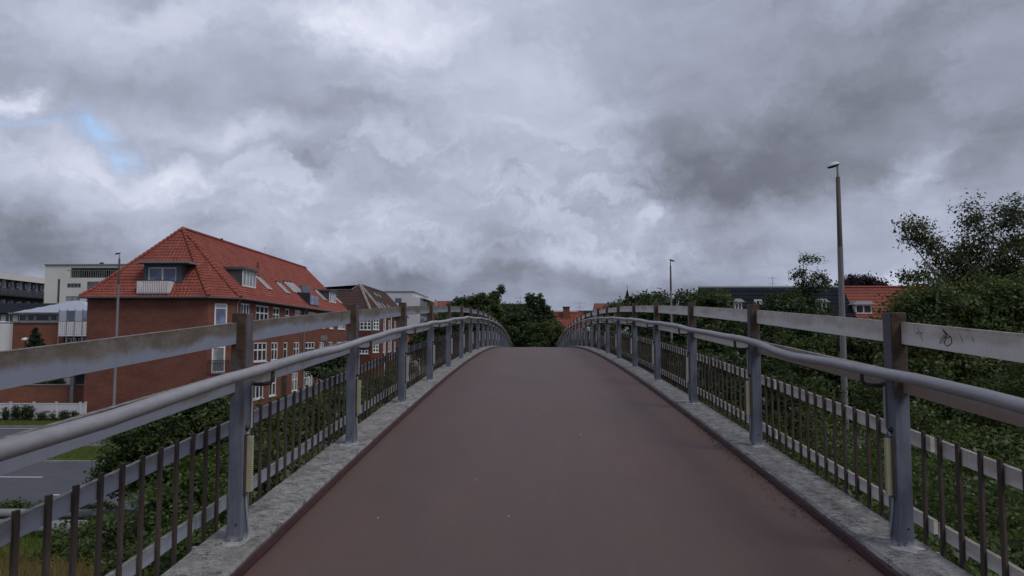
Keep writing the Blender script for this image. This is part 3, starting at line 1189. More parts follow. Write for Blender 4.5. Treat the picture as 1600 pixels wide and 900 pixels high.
for (o, k) in zip(ops, [w[4] for w in wins]):
    cols = {'s': 3, 'd': 3, 'n': 2, 'v': 1}[k]
    rows = () if k == 's' else (.62,) if (o[3] - o[2]) > 1.75 else (.6,)
    window(A_, LO, LU, LN, *o, cols=cols, rows=rows if k != 'v' else (.6,), bars=.075, fw=.11, glass='glass_pale' if int(o[0] * 7 + o[2] * 3) % 4 == 0 else 'glass')
for i, o in enumerate(ch_op):
    w = window(A_, (xc, Ye, 0), cu, cn, *o, cols=1, rows=(.78,) if i == 0 else (.86,), glass='glass_blue' if i == 0 else 'glass_pale', fw=.12)
    if i == 0:
        p = MB()
        p.obox((xc, Ye, 0), cu, cn, o[0] + .12, o[1] - .12, -.064, -.05, o[2] + (o[3] - o[2]) * .80, o[3] - .12)
        p.build('blind', M['blind'], w)
# french balcony rail at the lower chamfer window
o = ch_op[1]
b = MB()
for k in range(15):
    q = o[0] - .35 + (o[1] - o[0] + .7) * k / 14
    b.obox((xc, Ye, 0), cu, cn, q - .012, q + .012, .12, .144, o[2] + .03, o[2] + .95)
b.obox((xc, Ye, 0), cu, cn, o[0] - .37, o[1] + .37, .115, .15, o[2] + .95, o[2] + 1.0)
b.obox((xc, Ye, 0), cu, cn, o[0] - .37, o[1] + .37, .115, .15, o[2] - .02, o[2] + .03)
b.build('balcony_rail', M['charcoal'], A_)
b = MB()
b.obox(LO, LU, LN, door[0], door[1], -.09, -.03, door[2], door[3])
dd = b.build('door', M['wood_dark'], A_)
b = MB()
b.obox(LO, LU, LN, door[0] + .15, door[1] - .15, -.03, -.022, 1.4, 2.3)
b.build('pane', M['glass'], dd)
# roof planes of wavy tiles
OV = .42
e0, e1, e2 = Vector((xl - OV, Ye - OV, ZE)), Vector((xc + .2, Ye - OV, ZE)), Vector((xw + OV, Yc - .1, ZE))
e3 = Vector((xw + OV, Yf + .1, ZE))
e4 = Vector((xl - OV, Yf + .1, ZE))
r0, r1 = Vector((xr, 62.3, ZR)), Vector((xr, Yf + .1, ZR))


def kicked(b, A, Bp, C, Dp, **kw):
    """plane whose lowest fifth flattens towards the gutter"""
    k = .13
    lift = -.16
    A2, B2 = A.lerp(Dp, k) + Vector((0, 0, lift)), Bp.lerp(C, k) + Vector((0, 0, lift))
    tile_roof(b, A, Bp, B2, A2, **kw)
    tile_roof(b, A2, B2, C, Dp, **kw)
    return A2, B2


b = MB()
kicked(b, e0, e1, r0, r0)
b.build('roof_tiles', M['tile_red'], A_, kind='stuff')
b = MB()
kicked(b, e1, e2, r0, r0)
b.build('roof_tiles', M['tile_red'], A_, kind='stuff')
b = MB()
kicked(b, e2, e3, r1, r0)
b.build('roof_tiles', M['tile_red'], A_, kind='stuff')
b = MB()
kicked(b, e4, e0, r0, r1, smp=2)
b.build('roof_tiles', M['tile_red'], A_, kind='stuff')
b = MB()
for (p, q) in ((e0, r0), (e1, r0), (e2, r0), (r0, r1)):
    kk = p.lerp(q, .13) + Vector((0, 0, -.16)) if q is r0 and p is not r0 else None
    path = [p, kk, q] if kk else [p, q]
    pts = []
    for i in range(len(path) - 1):
        L = (path[i + 1] - path[i]).length
        n = max(2, int(L / .38))
        for k in range(n):
            a = path[i].lerp(path[i + 1], k / n)
            c = path[i].lerp(path[i + 1], (k + 1.1) / n)
            b.tube([a + Vector((0, 0, .08)), c + Vector((0, 0, .05))], [.155, .12], 7)
b.build('ridge_tiles', M['tile_red'], A_, kind='stuff')
b = MB()
gut = [e0 + Vector((0, -.06, -.06)), e1 + Vector((0, -.06, -.06)), e2 + Vector((.06, 0, -.06)), e3 + Vector((.06, 0, -.06))]
b.tube(gut, .075, 8)
b.build('gutter', M['zinc'], A_)
b = MB()
b.prism([(xl - OV + .1, Ye - OV + .06, ZE - .1), (xc + .2, Ye - OV + .06, ZE - .1), (xw + OV - .05, Yc - .05, ZE - .1), (xw + OV - .05, Yf, ZE - .1), (xl - OV + .1, Yf, ZE - .1)], (0, 0, .06))
b.build('soffit', M['charcoal'], A_)
for px in (367.5, 474):
    u = max(.06, lu(px))
    b = MB()
    b.tube([(xw + .38, Yc + u, ZE - .12), (xw + .09, Yc + u, ZE - .45), (xw + .09, Yc + u, .2)], .06, 8)
    b.build('downpipe', M['grey_trim'], A_)
# stone relief over the far entrance
b = MB()
q = P(506, 524, 1)
u = lu(506)
rr = random.Random(3)
b.obox(LO, LU, LN, u - 1.0, u + 1.0, .002, .05, 6.1, 6.45)
for k in range(9):
    a = u - 1.3 + k * .3
    h = rr.uniform(.1, .45)
    b.obox(LO, LU, LN, a, a + .2, .004, .09, 6.25 - h, 6.3 + h)
b.build('stone_relief', M['kerbstone'], A_)


def roofz_end(Y):
    return ZE + (Y - (Ye - OV)) * (ZR - ZE) / (62.3 - Ye + OV)


# end dormer with balcony
dz0, dz1 = P(250, 452, 58.5).z, P(250, 412, 58.5).z
dx0, dx1 = P(224, 425, 58.5).x, P(284, 425, 58.5).x
do = MB()
do.box(dx0 + .02, dx0 + .35, 58.52, 61.2, dz0 - .3, dz1)
do.box(dx1 - .45, dx1 - .02, 58.52, 61.2, dz0 - .3, dz1)
do.box(dx0 + .35, dx1 - .45, 58.56, 61.2, dz1 - .28, dz1 - .004)
do.box(dx0 + .35, dx1 - .45, 58.9, 61.2, dz0 - .3, dz1 - .28)
dorm = do.build('dormer', M['zinc'], A_, label='wide flat-roofed dormer with balcony on the hipped end')
window(dorm, (dx0 + .35, 58.58, 0), (1, 0, 0), (0, -1, 0), 0, dx1 - dx0 - .8, dz0 - .2, dz1 - .28, cols=2, glass='glass_blue', fw=.1, sill=False, bars=.07)
b = MB()
rx0, rx1 = P(219, 410, 58.5).x, P(299, 410, 58.5).x
b.box(rx0, rx1, 57.95, 61.6, dz1, dz1 + .14)
b.box(rx0 - .01, rx1 + .01, 57.93, 57.948, dz1 + .02, dz1 + .17)
b.build('dormer_roof', M['grey_trim'], dorm)
bx0, bx1 = P(214, 450, 57.7).x, P(264, 450, 57.7).x
bz0, bz1 = P(230, 457, 57.7).z, P(230, 438.5, 57.7).z
bal = MB()
bal.box(bx0, bx1, 57.62, 58.98, bz0 - .14, bz0 - .03)
ba = bal.build('balcony', M['grey_trim'], A_)
sl = MB()
w_ = (bx1 - bx0) / 18
for k in range(18):
    sl.box(bx0 + k * w_ + .025, bx0 + (k + 1) * w_ - .025, 57.62, 57.645, bz0 - .02, bz1)
for k in range(8):
    for xx in (bx0, bx1 - .025):
        y = 57.66 + k * .16
        sl.box(xx, xx + .025, y, y + .135, bz0 - .02, bz1)
sl.build('balcony_slats', M['white'], ba, kind='stuff')
b = MB()
b.box(bx0 - .02, bx1 + .02, 57.60, 57.67, bz1, bz1 + .05)
b.box(bx0 - .02, bx0 + .05, 57.67, 58.95, bz1, bz1 + .05)
b.box(bx1 - .05, bx1 + .02, 57.67, 58.95, bz1, bz1 + .05)
b.build('balcony_cap', M['charcoal'], ba)

run = (xw + OV) - xr
rise = ZR - ZE


def on_roof(t, Y):
    """point on the long roof, t from eave to ridge"""
    return Vector((xw + OV - t * run, Y, ZE + t * rise))


def long_hit(px, py):
    """where a line of sight meets the long roof plane"""
    d = ray(px, py)
    # x = d0*Y ; z = EYE + d2*Y ; plane: (x-(xw+OV))/(-run) = (z-ZE)/rise
    # (d0 Y - a)*rise = -(run)(EYE + d2 Y - ZE)
    a = xw + OV
    Yh = (a * rise - run * (EYE - ZE)) / (d[0] * rise + run * d[2])
    return Yh, (EYE + d[2] * Yh - ZE) / rise


for (pa, pb, ptop) in ((379.5, 399, 421), (515, 524.8, 455)):
    pbot = 447 if pa < 400 else 472
    Ya, t = long_hit(pa, pbot)
    xf = on_roof(t, Ya).x
    Yb_ = YX(pb, xf)
    zb = on_roof(t, Ya).z
    zt = P(pa, ptop, Ya).z
    tb = min(.97, (zt - ZE + .1) / rise)
    xb = on_roof(tb, Ya).x
    m_ = MB()
    m_.prism([(xf - .13, Ya, zb - .05), (xf - .13, Ya, zt), (xb, Ya, zt)], (0, Yb_ - Ya, 0))
    dm = m_.build('dormer', M['zinc'], A_)
    m_ = MB()
    m_.box(xb - .2, xf + .18, Ya - .15, Yb_ + .15, zt, zt + .22)
    m_.build('dormer_roof', M['zinc'], dm)
    window(dm, (xf, Ya, 0), LU, LN, 0, Yb_ - Ya, zb, zt - .01, cols=4 if pa < 400 else 3, fw=.12, sill=False, glass='glass_pale', bars=.07)

sn = Vector((rise, 0, run)).normalized()       # roof normal
up = Vector((-run, 0, rise)).normalized()


def skylight(px, pyb, w, length, label=None):
    Yh, t = long_hit(px, pyb)
    o0 = on_roof(t, Yh)
    m_ = MB()
    U = Vector((0, 1, 0))

    def bx(u0, u1, v0, v1, n0, n1, mb):
        mb.hexa([o0 + U * a + up * c + sn * n for n in (n0, n1) for a, c in ((u0, v0), (u1, v0), (u1, v1), (u0, v1))])
    bx(0, .09, 0, length, 0, .13, m_)
    bx(w - .05, w, 0, length, 0, .10, m_)
    bx(.09, w - .05, 0, .05, 0, .09, m_)
    bx(.09, w - .05, length - .05, length, 0, .09, m_)
    f = m_.build('skylight', M['white'], A_)
    m_ = MB()
    bx(.08, w - .04, .04, length - .04, .03, .07, m_)
    m_.build('pane', M['glass'], f)
    m_ = MB()
    bx(-.06, w + .06, length + .003, length + .14, 0, .16, m_)
    m_.build('flashing', M['charcoal'], f)


for (px, py, w, ln) in ((419, 452, 1.0, 1.75), (448, 458, 1.0, 1.55), (460, 457, .8, 1.6), (465, 457.4, .8, 1.6), (470, 457.8, .8, 1.6), (478, 458, .8, .9), (507, 469, 1.0, 1.7), (532, 474, .8, 1.0)):
    skylight(px, py, w, ln)
# roof terrace: dark cheek, glass front
Yt0 = YX(484, xw + .1)
Yt1 = YX(497.5, xw + .1)
zt0 = P(484, 478, Yt0).z
m_ = MB()
tt = .33
m_.prism([(xw + .05, Yt0, ZE + .25), (xw + .05, Yt0, ZE + 1.7), (xw + OV - run * .30, Yt0, ZE + 1.75)], (0, .12, 0))
m_.box(xw - 1.2, xw + .1, Yt0 + .12, Yt1, ZE + .35, ZE + .45)
tr_ = m_.build('roof_terrace', M['charcoal'], A_)
m_ = MB()
m_.box(xw + .06, xw + .09, Yt0 + .12, Yt1, ZE + .48, ZE + 1.45)
m_.build('glass_panel', M['glass_blue'], tr_)
m_ = MB()
m_.box(xw - .9, xw - .8, Yt0 + .12, Yt1, ZE + .45, ZE + 2.6)
m_.build('terrace_window', M['glass'], tr_)
# vents on the roof
for (px, py) in ((343, 373.5), ):
    Yv = YX(px, xr)
    b = MB()
    b.lathe((xr, Yv, ZR - .05), [(.10, 0), (.10, .26), (.14, .28), (.14, .34), (0, .38)], 10)
    b.build('vent', M['charcoal'], A_)
Yh, t = long_hit(403, 419)
b = MB()
b.lathe(on_roof(t, Yh), [(.12, 0), (.1, .55), (.16, .56), (0, .65)], 8)
b.build('vent', M['tile_red'], A_)
Yv = YX(412, xr)
b = MB()
b.tube([(xr, Yv, ZR - .1), (xr, Yv, ZR + .95)], .03, 6)
b.tube([(xr - .25, Yv, ZR + .85), (xr + .25, Yv, ZR + .85)], .02, 5)
b.build('aerial', M['white'], A_)

# ------------------------------------------------------------------ B: brown tiled building behind
YB = 109.0
apB = P(562, 445, 113.5)
xbc, xbw = P(580.5, 480, YB).x, P(595, 480, YB + 1.4).x
ZB = 10.0
xB0 = P(527, 480, YB).x - 12
xrB = apB.x
YBr, YBe = 113.5, P(600, 456, 1).y * 134
B_ = thing('brick_building', 'dark brick building with brown hipped roof and pale hip tiles beyond the red roof', 'building', (xrB, YB + 8, 0))
b = MB()
bw = xbc - xB0
fu = lambda px: P(px, 500, YB).x - xB0
opB = [(fu(562), fu(580), 7.55, 9.15), (fu(560.5), fu(576), 4.05, 5.2), (fu(546), fu(556), 7.6, 9.1)]
facade(b, (xB0, YB, 0), (1, 0, 0), (0, -1, 0), bw, 0, 7.3, [opB[1]])
cuB = Vector((xbw - xbc, 1.4, 0))
clB = cuB.length
cuB.normalize()
cnB = Vector((cuB.y, -cuB.x, 0))
opC = [(.35, clB - .3, 7.6, 9.2), (.35, clB - .3, 4.25, 5.85)]
facade(b, (xbc, YB, 0), cuB, cnB, clB, 0, 7.3, [opC[1]])
xwE = xbw + 1.4
opR = [(2.0, 3.2, 7.6, 9.2), (6, 7.4, 7.6, 9.2), (11, 12.4, 7.6, 9.2), (2.0, 3.2, 4.2, 5.8), (6, 7.4, 4.2, 5.8), (11, 12.4, 4.2, 5.8)]
facade(b, (xbw, YB + 1.4, 0), (0, 1, 0), (1, 0, 0), YBe - YB - 1.4, 0, ZB, opR)
facade(b, (xbw, YBe, 0), (-1, 0, 0), (0, 1, 0), xbw - xB0, 0, ZB, [])
b.build('wall', M['brick_dark'], B_)
b = MB()
facade(b, (xB0, YB, 0), (1, 0, 0), (0, -1, 0), bw, 7.3, ZB, [opB[0], opB[2]])
facade(b, (xbc, YB, 0), cuB, cnB, clB, 7.3, ZB, [opC[0]])
b.build('cladding', M['zinc'], B_)
for o, c in ((opB[0], 3), (opB[1], 3), (opB[2], 2)):
    window(B_, (xB0, YB, 0), (1, 0, 0), (0, -1, 0), *o, cols=c, rows=(.38, .68) if o[2] > 6 else (.5,), fw=.13, bars=.085)
for o in opC:
    window(B_, (xbc, YB, 0), cuB, cnB, *o, cols=2, rows=(.35, .67), fw=.13, bars=.085)
for o in opR:
    window(B_, (xbw, YB + 1.4, 0), (0, 1, 0), (1, 0, 0), *o, cols=2, rows=(.5,), fw=.12)
ovb = .4
f1, f2 = Vector((xbc + .1, YB - ovb, ZB)), Vector((xbw + ovb, YB + 1.3, ZB))
f0 = Vector((xB0, YB - ovb, ZB))
f3 = Vector((xbw + ovb, YBe, ZB))
q0, q1 = apB, Vector((xrB, YBe, apB.z))
wr = P(540, 455.5, 115.5)
w1 = Vector((xrB - (apB.z - wr.z) * 1.0, 115.5 - 1.2, wr.z))
w0 = Vector((xB0, 115.5 - 1.2, wr.z))
b = MB()
tile_roof(b, f0, f1, apB, Vector((f0.x, apB.y, apB.z)), d=.4, wv=.4, smp=2) if False else None
# wing slope running left, then the hip faces
vl = Vector((xrB - 1.6, 114.3, wr.z))
tile_roof(b, f0, f1, f1.lerp(apB, (wr.z - ZB) / (apB.z - ZB)), Vector((f0.x, f1.lerp(apB, (wr.z - ZB) / (apB.z - ZB)).y, wr.z)), d=.4, wv=.4, smp=2)
k_ = f1.lerp(apB, (wr.z - ZB) / (apB.z - ZB))
b.poly([k_ + Vector((-1.6, 0, 0)), k_, apB])
tile_roof(b, f1, f2, apB, apB, d=.4, wv=.4, smp=2)
tile_roof(b, f2, f3, q1, q0, d=.4, wv=.4, smp=2)
b.quad(q0, q1, (xB0, YBe, ZB), (xB0, apB.y, wr.z))
b.build('roof_tiles', M['tile_brown'], B_, kind='stuff')
b = MB()
b.quad((xbw, YBe, ZB), (xB0, YBe, ZB), (xrB, YBe, apB.z), (xrB, YBe, apB.z))
b.build('gable', M['brick_dark'], B_)
for (p, q) in ((f1, q0), (f2, q0)):
    b = MB()
    n = 14
    for k in range(n):
        a, c = p.lerp(q, k / n), p.lerp(q, (k + 1.08) / n)
        b.tube([a + Vector((0, 0, .12)), c + Vector((0, 0, .08))], [.24, .19], 6)
    b.build('hip_tiles', M['ridge_grey'], B_, kind='stuff')
b = MB()
b.tube([q0 + Vector((0, 0, .05)), q1 + Vector((0, 0, .05))], .17, 6)
b.tube([k_ + Vector((-1.6, 0, .04)), Vector((xB0, k_.y, wr.z + .04))], .15, 6)
b.tube([k_ + Vector((-1.6, 0, .04)), q0 + Vector((0, 0, .05))], .15, 6)
b.build('ridge', M['zinc'], B_)
rs = (f3 - f2).normalized()
rup = (q1 - f3).normalized()
rn = rs.cross(rup).normalized()
if rn.z < 0:
    rn = -rn
for (u_, v_, ln) in ((3.5, 1.0, 1.6), (6.5, 1.0, 1.6), (10.5, .9, 1.6), (13, .9, 1.6), (9, 4.2, .9), (12, 4.2, .9)):
    o0 = f2 + rs * u_ + rup * v_
    m_ = MB()
    m_.hexa([o0 + rs * a + rup * c + rn * n for n in (0.02, .10) for a, c in ((0, 0), (.9, 0), (.9, ln), (0, ln))])
    s_ = m_.build('skylight', M['grey_trim'], B_)
    m_ = MB()
    m_.hexa([o0 + rs * a + rup * c + rn * n for n in (.05, .115) for a, c in ((.14, .14), (.76, .14), (.76, ln - .14), (.14, ln - .14))])
    m_.build('pane', M['glass'], s_)
b = MB()
b.tube([(xbw + .12, YB + 4.2, ZB - .1), (xbw + .12, YB + 4.2, .2)], .09, 8)
b.tube([(xbw + .12, YB + 9, ZB - .1), (xbw + .12, YB + 9, .2)], .09, 8)
b.build('downpipe', M['white'], B_)

# ------------------------------------------------------------------ C: white modern block
YC = 142.0
c0, c1, c2 = P(585, 456, YC), P(645.6, 456.5, YC), P(657, 465, YC)
C_ = thing('white_block', 'white rendered flat roofed modern block with one grey window behind the brown roof', 'building', ((c0.x + c2.x) / 2, YC + 8, 0))
b = MB()
cz = P(610, 456.5, YC).z
wl, wh = P(617, 473.5, YC), P(627.5, 466, YC)
opw = (wl.x - c0.x, wh.x - c0.x, wl.z, wh.z)
facade(b, (c0.x, YC, 0), (1, 0, 0), (0, -1, 0), c1.x - c0.x, 0, cz, [opw])
facade(b, (c1.x, YC, 0), (0, 1, 0), (1, 0, 0), 20, c2.z, cz, [])
b.box(c0.x + .01, c1.x - .01, YC + .3, YC + 20, cz - .25, cz - .01)
facade(b, (c1.x, YC + .01, 0), (1, 0, 0), (0, -1, 0), c2.x - c1.x, 0, c2.z, [])
b.build('wall', M['white_wall'], C_)
window(C_, (c0.x, YC, 0), (1, 0, 0), (0, -1, 0), *opw, cols=1, frame='grey_trim', glass='glass_blue', sill=False)
b = MB()
b.box(c0.x - .1, c1.x + .12, YC - .1, YC + 20, cz, cz + .22)
b.build('parapet', M['grey_trim'], C_)
for fl in range(5):
    zf = c2.z - 1.9 - fl * 3.0
    for k in range(4):
        y = YC + 1.0 + k * 4.6
        window(C_, (c2.x, YC + .02, 0), (0, 1, 0), (1, 0, 0), y - YC, y - YC + 4.0, max(.4, zf - .4), zf + 1.5, cols=3, frame='grey_trim', glass='glass', sill=False)
b = MB()
b.box(c1.x, c2.x - .12, YC + .02, YC + 20, 0, c2.z - .02)
b.build('side_wing', M['charcoal'], C_)
b = MB()
b.box(c1.x, c2.x + .3, YC + 4, YC + 20, c2.z, c2.z + .3)
b.build('wing_roof', M['white_wall'], C_)

# ------------------------------------------------------------------ far left: dark balcony block
E0, E1 = P(-45, 421.5, 107), P(74, 437, 124)
EU = Vector((E1.x - E0.x, E1.y - E0.y, 0))
EL = EU.length
EU.normalize()
EN = Vector((EU.y, -EU.x, 0))
ez = (P(0, 425.5, 112).z + E1.z) / 2
D_ = thing('dark_apartment_block', 'dark clad apartment block with white roof edge and rows of small lit windows', 'building', ((E0.x + E1.x) / 2, 116, 0))
b = MB()
opd = []
for fl in range(3):
    for k in range(9):
        u0 = .8 + k * EL / 9
        z0 = ez - 2.9 - fl * 3.05
        opd.append((u0, u0 + .85, z0 + .3, z0 + 1.9))
        opd.append((u0 + 1.35, u0 + 2.15, z0 + .9, z0 + 1.7))
facade(b, (E0.x, E0.y, 0), EU, EN, EL, 0, ez - .9, opd)
b.obox((E0.x, E0.y, 0), EU, EN, 0, EL, -11, -.2, ez - 1.1, ez - .92)
facade(b, (E1.x, E1.y, 0), -EN, EU, 11, 0, ez - .9, [])
b.build('wall', M['charcoal'], D_)
for i, o in enumerate(opd):
    window(D_, (E0.x, E0.y, 0), EU, EN, *o, cols=1, frame='grey_trim' if i % 3 else 'white', glass='glass_pale' if (i * 7) % 5 < 3 else 'blind', sill=False, fw=.08)
b = MB()
b.obox((E0.x, E0.y, 0), EU, EN, -.5, EL + .3, -11.2, .9, ez - .9, ez)
b.build('roof_edge', M['offwhite'], D_)
for fl in range(3):
    b = MB()
    zb = ez - 3.3 - fl * 3.05
    b.obox((E0.x, E0.y, 0), EU, EN, 0, EL, .003, 1.3, zb - .2, zb)
    bb_ = b.build('balcony', M['charcoal'], D_)
    b = MB()
    for k in range(60):
        u0 = EL * k / 60
        b.obox((E0.x, E0.y, 0), EU, EN, u0, u0 + EL / 60 - .12, 1.24, 1.3, zb, zb + 1.0)
    b.build('balcony_slats', M['zinc'], bb_, kind='stuff')

# ------------------------------------------------------------------ pale block with roof terrace
YS_ = 100.0
s0, s1 = P(71, 414.5, YS_), P(215, 414.5, YS_)
S_ = thing('pale_block', 'pale rendered block with recessed dark balconies and flat roof left of the red roof', 'building', ((s0.x + s1.x) / 2, YS_ + 7, 0))
b = MB()
su = lambda px: P(px, 440, YS_).x - s0.x
sz = lambda py: P(100, py, YS_).z
top = sz(414.5)
ops_ = [(su(110), su(200), sz(434), sz(418.5)), (su(90), su(94), sz(474), sz(436)), (su(105), su(126.5), sz(449.6), sz(442.8)), (su(136.5), su(200), sz(452.5), sz(440)), (su(104), su(126), sz(470), sz(463)), (su(136.5), su(200), sz(474), sz(462))]
facade(b, (s0.x, YS_, 0), (1, 0, 0), (0, -1, 0), s1.x - s0.x, 0, top, ops_, reveal=.25)
facade(b, (s0.x, YS_ + 14, 0), (0, -1, 0), (-1, 0, 0), 14, 0, top, [])
facade(b, (s1.x, YS_, 0), (0, 1, 0), (1, 0, 0), 14, 0, top, [])
b.quad((s0.x, YS_, top - .05), (s1.x, YS_, top - .05), (s1.x, YS_ + 14, top - .05), (s0.x, YS_ + 14, top - .05))
b.build('wall', M['offwhite'], S_)
b = MB()
b.box(s0.x - .1, s1.x + .1, YS_ - .15, YS_ + 14.1, top, top + .16)
b.build('roof_edge', M['grey_trim'], S_)
for i in (0, 3, 5):
    o = ops_[i]
    b = MB()
    b.box(s0.x + o[0], s0.x + o[1], YS_ + 2.2, YS_ + 2.4, o[2], o[3])
    b.box(s0.x + o[0], s0.x + o[1], YS_ + .26, YS_ + 2.2, o[2] - .1, o[2] - .004)
    lg = b.build('balcony_recess', M['charcoal'], S_)
    b = MB()
    n = 26
    for k in range(n):
        u_ = s0.x + o[0] + (o[1] - o[0]) * k / n
        b.box(u_, u_ + .06, YS_ - .02, YS_ + .03, o[2], o[2] + 1.0)
    b.box(s0.x + o[0] - .5 * (i == 0), s0.x + o[1], YS_ - .03, YS_ + .04, o[2] + 1.0, o[2] + 1.06)
    b.build('balcony_rail', M['grey_trim'], lg)
    for k in range(4):
        a = o[0] + (o[1] - o[0]) * (k + .15) / 4
        window(lg, (s0.x, YS_ + 2.2, 0), (1, 0, 0), (0, -1, 0), a, a + 1.3, o[2] + .1, o[3] - .2, cols=2, glass='glass', frame='grey_trim', sill=False, dep=.04)
window(S_, (s0.x, YS_, 0), (1, 0, 0), (0, -1, 0), *ops_[1], cols=1, rows=(.37,), frame='grey_trim', glass='glass', sill=False)
for i in (2, 4):
    window(S_, (s0.x, YS_, 0), (1, 0, 0), (0, -1, 0), *ops_[i], cols=4 if i == 2 else 2, frame='grey_trim', glass='glass' if i == 2 else 'glass_pale', sill=False, bars=.05)
b = MB()
b.lathe((P(95, 414, 105).x, 105, top + .1), [(.5, 0), (.5, .2), (.2, .3), (0, .32)], 10)
b.lathe((P(159, 414, 105).x, 105, top + .1), [(.3, 0), (.3, .7), (.2, .8), (0, .82)], 10)
b.build('roof_vent', M['charcoal'], S_)

# ------------------------------------------------------------------ low brick pavilion with a pale metal roof
YT = 72.0
tz = lambda py: P(60, py, YT).z
tx = lambda px, Y=YT: P(px, 500, Y).x
T_ = thing('brick_pavilion', 'low brown brick building with pale blue metal hipped roof and window band', 'building', (tx(80), YT + 6, 0))
b = MB()
x0, x1, x2 = tx(20.5), tx(101), tx(150)
ze = tz(488.5)
zs_, zw = tz(504.5), tz(503)
facade(b, (x0, YT, 0), (1, 0, 0), (0, -1, 0), x1 - x0, 0, zs_, [])
facade(b, (x0, YT + 13, 0), (0, -1, 0), (-1, 0, 0), 13, 0, zs_, [])
b.build('wall', M['brick_low'], T_)
b = MB()
b.box(x0 - .1, x1 + .05, YT - .12, YT + 12, zs_, zs_ + .16)
b.build('cornice', M['kerbstone'], T_)
for (a, c) in ((26, 38), (39.5, 50.5), (52, 74), (75.5, 86.5), (88, 104)):
    window(T_, (x0, YT + .35, 0), (1, 0, 0), (0, -1, 0), tx(a) - x0, tx(c) - x0, zs_ + .165, ze - .135, cols=1, sill=False, fw=.07, dep=0)
b = MB()
b.box(x0 + .1, x2, YT + .6, YT + 12, zs_, ze - .2)
b.build('core_wall', M['grey_trim'], T_)
b = MB()
b.box(x0 - .3, x2, YT - .35, YT + 12.4, ze - .13, ze)
b.build('eave', M['grey_trim'], T_)
ap = P(117, 470, YT + 6.5)
rA, rB, rC, rD = Vector((tx(24), YT - .4, ze)), Vector((x2, YT - .4, ze)), Vector((x2, YT + 12.4, ze)), Vector((tx(24), YT + 12.4, ze))
b = MB()
apr = ap + Vector((.6, 0, 0))
b.quad(rA, rB, apr, ap)
b.quad(rB, rC, apr, apr)
b.quad(rC, rD, ap, apr)
b.quad(rD, rA, ap, ap)
rf = b.build('roof', M['metal_roof'], T_)
b = MB()
for k in range(1, 22):
    t = k / 22
    p = rA.lerp(rB, t)
    q = (rA.lerp(ap, 1.0) if t < .6 else apr)
    # standing seams run up the slope until they meet the hip
    f = min(t * (rB.x - rA.x) / (ap.x - rA.x), (1 - t) * (rB.x - rA.x) / (rB.x - apr.x), 1.0)
    top_ = Vector((p.x, p.y + (ap.y - p.y) * f, p.z + (ap.z - p.z) * f))
    b.tube([p + Vector((0, 0, .02)), top_ + Vector((0, 0, .02))], .03, 4)
b.build('standing_seam', M['metal_roof'], rf)
# white slatted balcony and glass screen at its right end
bz0_, bz1_ = tz(523), tz(503)
b = MB()
b.box(x1 + .05, x2, YT - 1.0, YT + .5, bz0_ - .15, bz0_)
b.box(x1 + .05, x2, YT - 1.0, YT + .5, bz0_ - 3.4, bz0_ - 3.2)
bal = b.build('balcony', M['white'], T_)
b = MB()
n = 15
for zz_ in (bz0_, bz0_ - 3.2):
    for k in range(n):
        u_ = x1 + .08 + (x2 - x1 - .1) * k / n
        b.box(u_, u_ + (x2 - x1) / n - .05, YT - 1.0, YT - .97, zz_ + .02, zz_ + (bz1_ - bz0_))
b.build('balcony_slats', M['white'], bal, kind='stuff')
for k in range(4):
    b = MB()
    u_ = x1 + .05 + (x2 - x1) * k / 4
    b.box(u_ + .04, u_ + (x2 - x1) / 4 - .03, YT - .99, YT - .96, bz1_ + .05, tz(486))
    b.build('glass_panel', M['glass_blue'] if k % 2 else M['metal_roof'], bal)
b = MB()
for k in range(5):
    u_ = x1 + .05 + (x2 - x1) * k / 4
    b.box(u_ - .03, u_ + .03, YT - 1.02, YT - .94, bz0_ - 3.2, tz(484))
b.build('post', M['grey_trim'], bal)
b = MB()
b.box(x1 + .05, x2, YT + .3, YT + .55, 0, bz0_ - .15)
b.build('recess_wall', M['charcoal'], T_)
for (a, c) in ((103, 118), (121, 136)):
    window(T_, (x1, YT + .3, 0), (1, 0, 0), (0, -1, 0), tx(a) - x1, tx(c) - x1, tz(537), tz(528), cols=2, sill=False, dep=.05)

# round grey tank and slate annex at the far left
cx_ = P(2, 520, 70)
tank = thing('storage_tank', 'pale grey banded cylindrical tank at the far left edge', 'tank', (cx_.x, 70, 0))
b = MB()
rad = (P(15.5, 520, 70).x - cx_.x)
zt_ = P(0, 503.5, 70).z
b.lathe((cx_.x, 70, 0), [(rad, 0), (rad, zt_), (rad - .1, zt_ + .03), (0, zt_ + .1)], 36)
b.build('shell', M['white_wall'], tank, smooth=False)
for q in (.3, .62, .985):
    b = MB()
    b.lathe((cx_.x, 70, zt_ * q), [(rad + .001, 0), (rad + .03, .02), (rad + .03, .1), (rad + .001, .12)], 36)
    b.build('band', M['grey_trim'], tank)
an = thing('slate_roofed_annex', 'grey annex with dark slate roof and window strip behind the round tank', 'building', (P(-5, 500, 82).x, 86, 0))
ax0, ax1 = P(-70, 500, 82).x, P(60, 500, 82).x
az = P(0, 489, 82).z
b = MB()
wo = []
for k in range(7):
    a = (ax1 - ax0) * k / 7 + .25
    wo.append((a, a + (ax1 - ax0) / 7 - .4, az - 1.3, az - .12))
facade(b, (ax0, 82, 0), (1, 0, 0), (0, -1, 0), ax1 - ax0, 0, az, wo)
b.build('wall', M['white_wall'], an)
for o in wo:
    window(an, (ax0, 82, 0), (1, 0, 0), (0, -1, 0), *o, cols=2, sill=False)
azr = P(0, 474, 88).z
b = MB()
roof_plane(b, [(ax0, 81.6, az), (ax1 + .3, 81.6, az), (ax1 - 2, 88, azr), (ax0, 88, azr)])
roof_plane(b, [(ax1 + .3, 81.6, az), (ax1 + .3, 95, az), (ax1 - 2, 88, azr)])
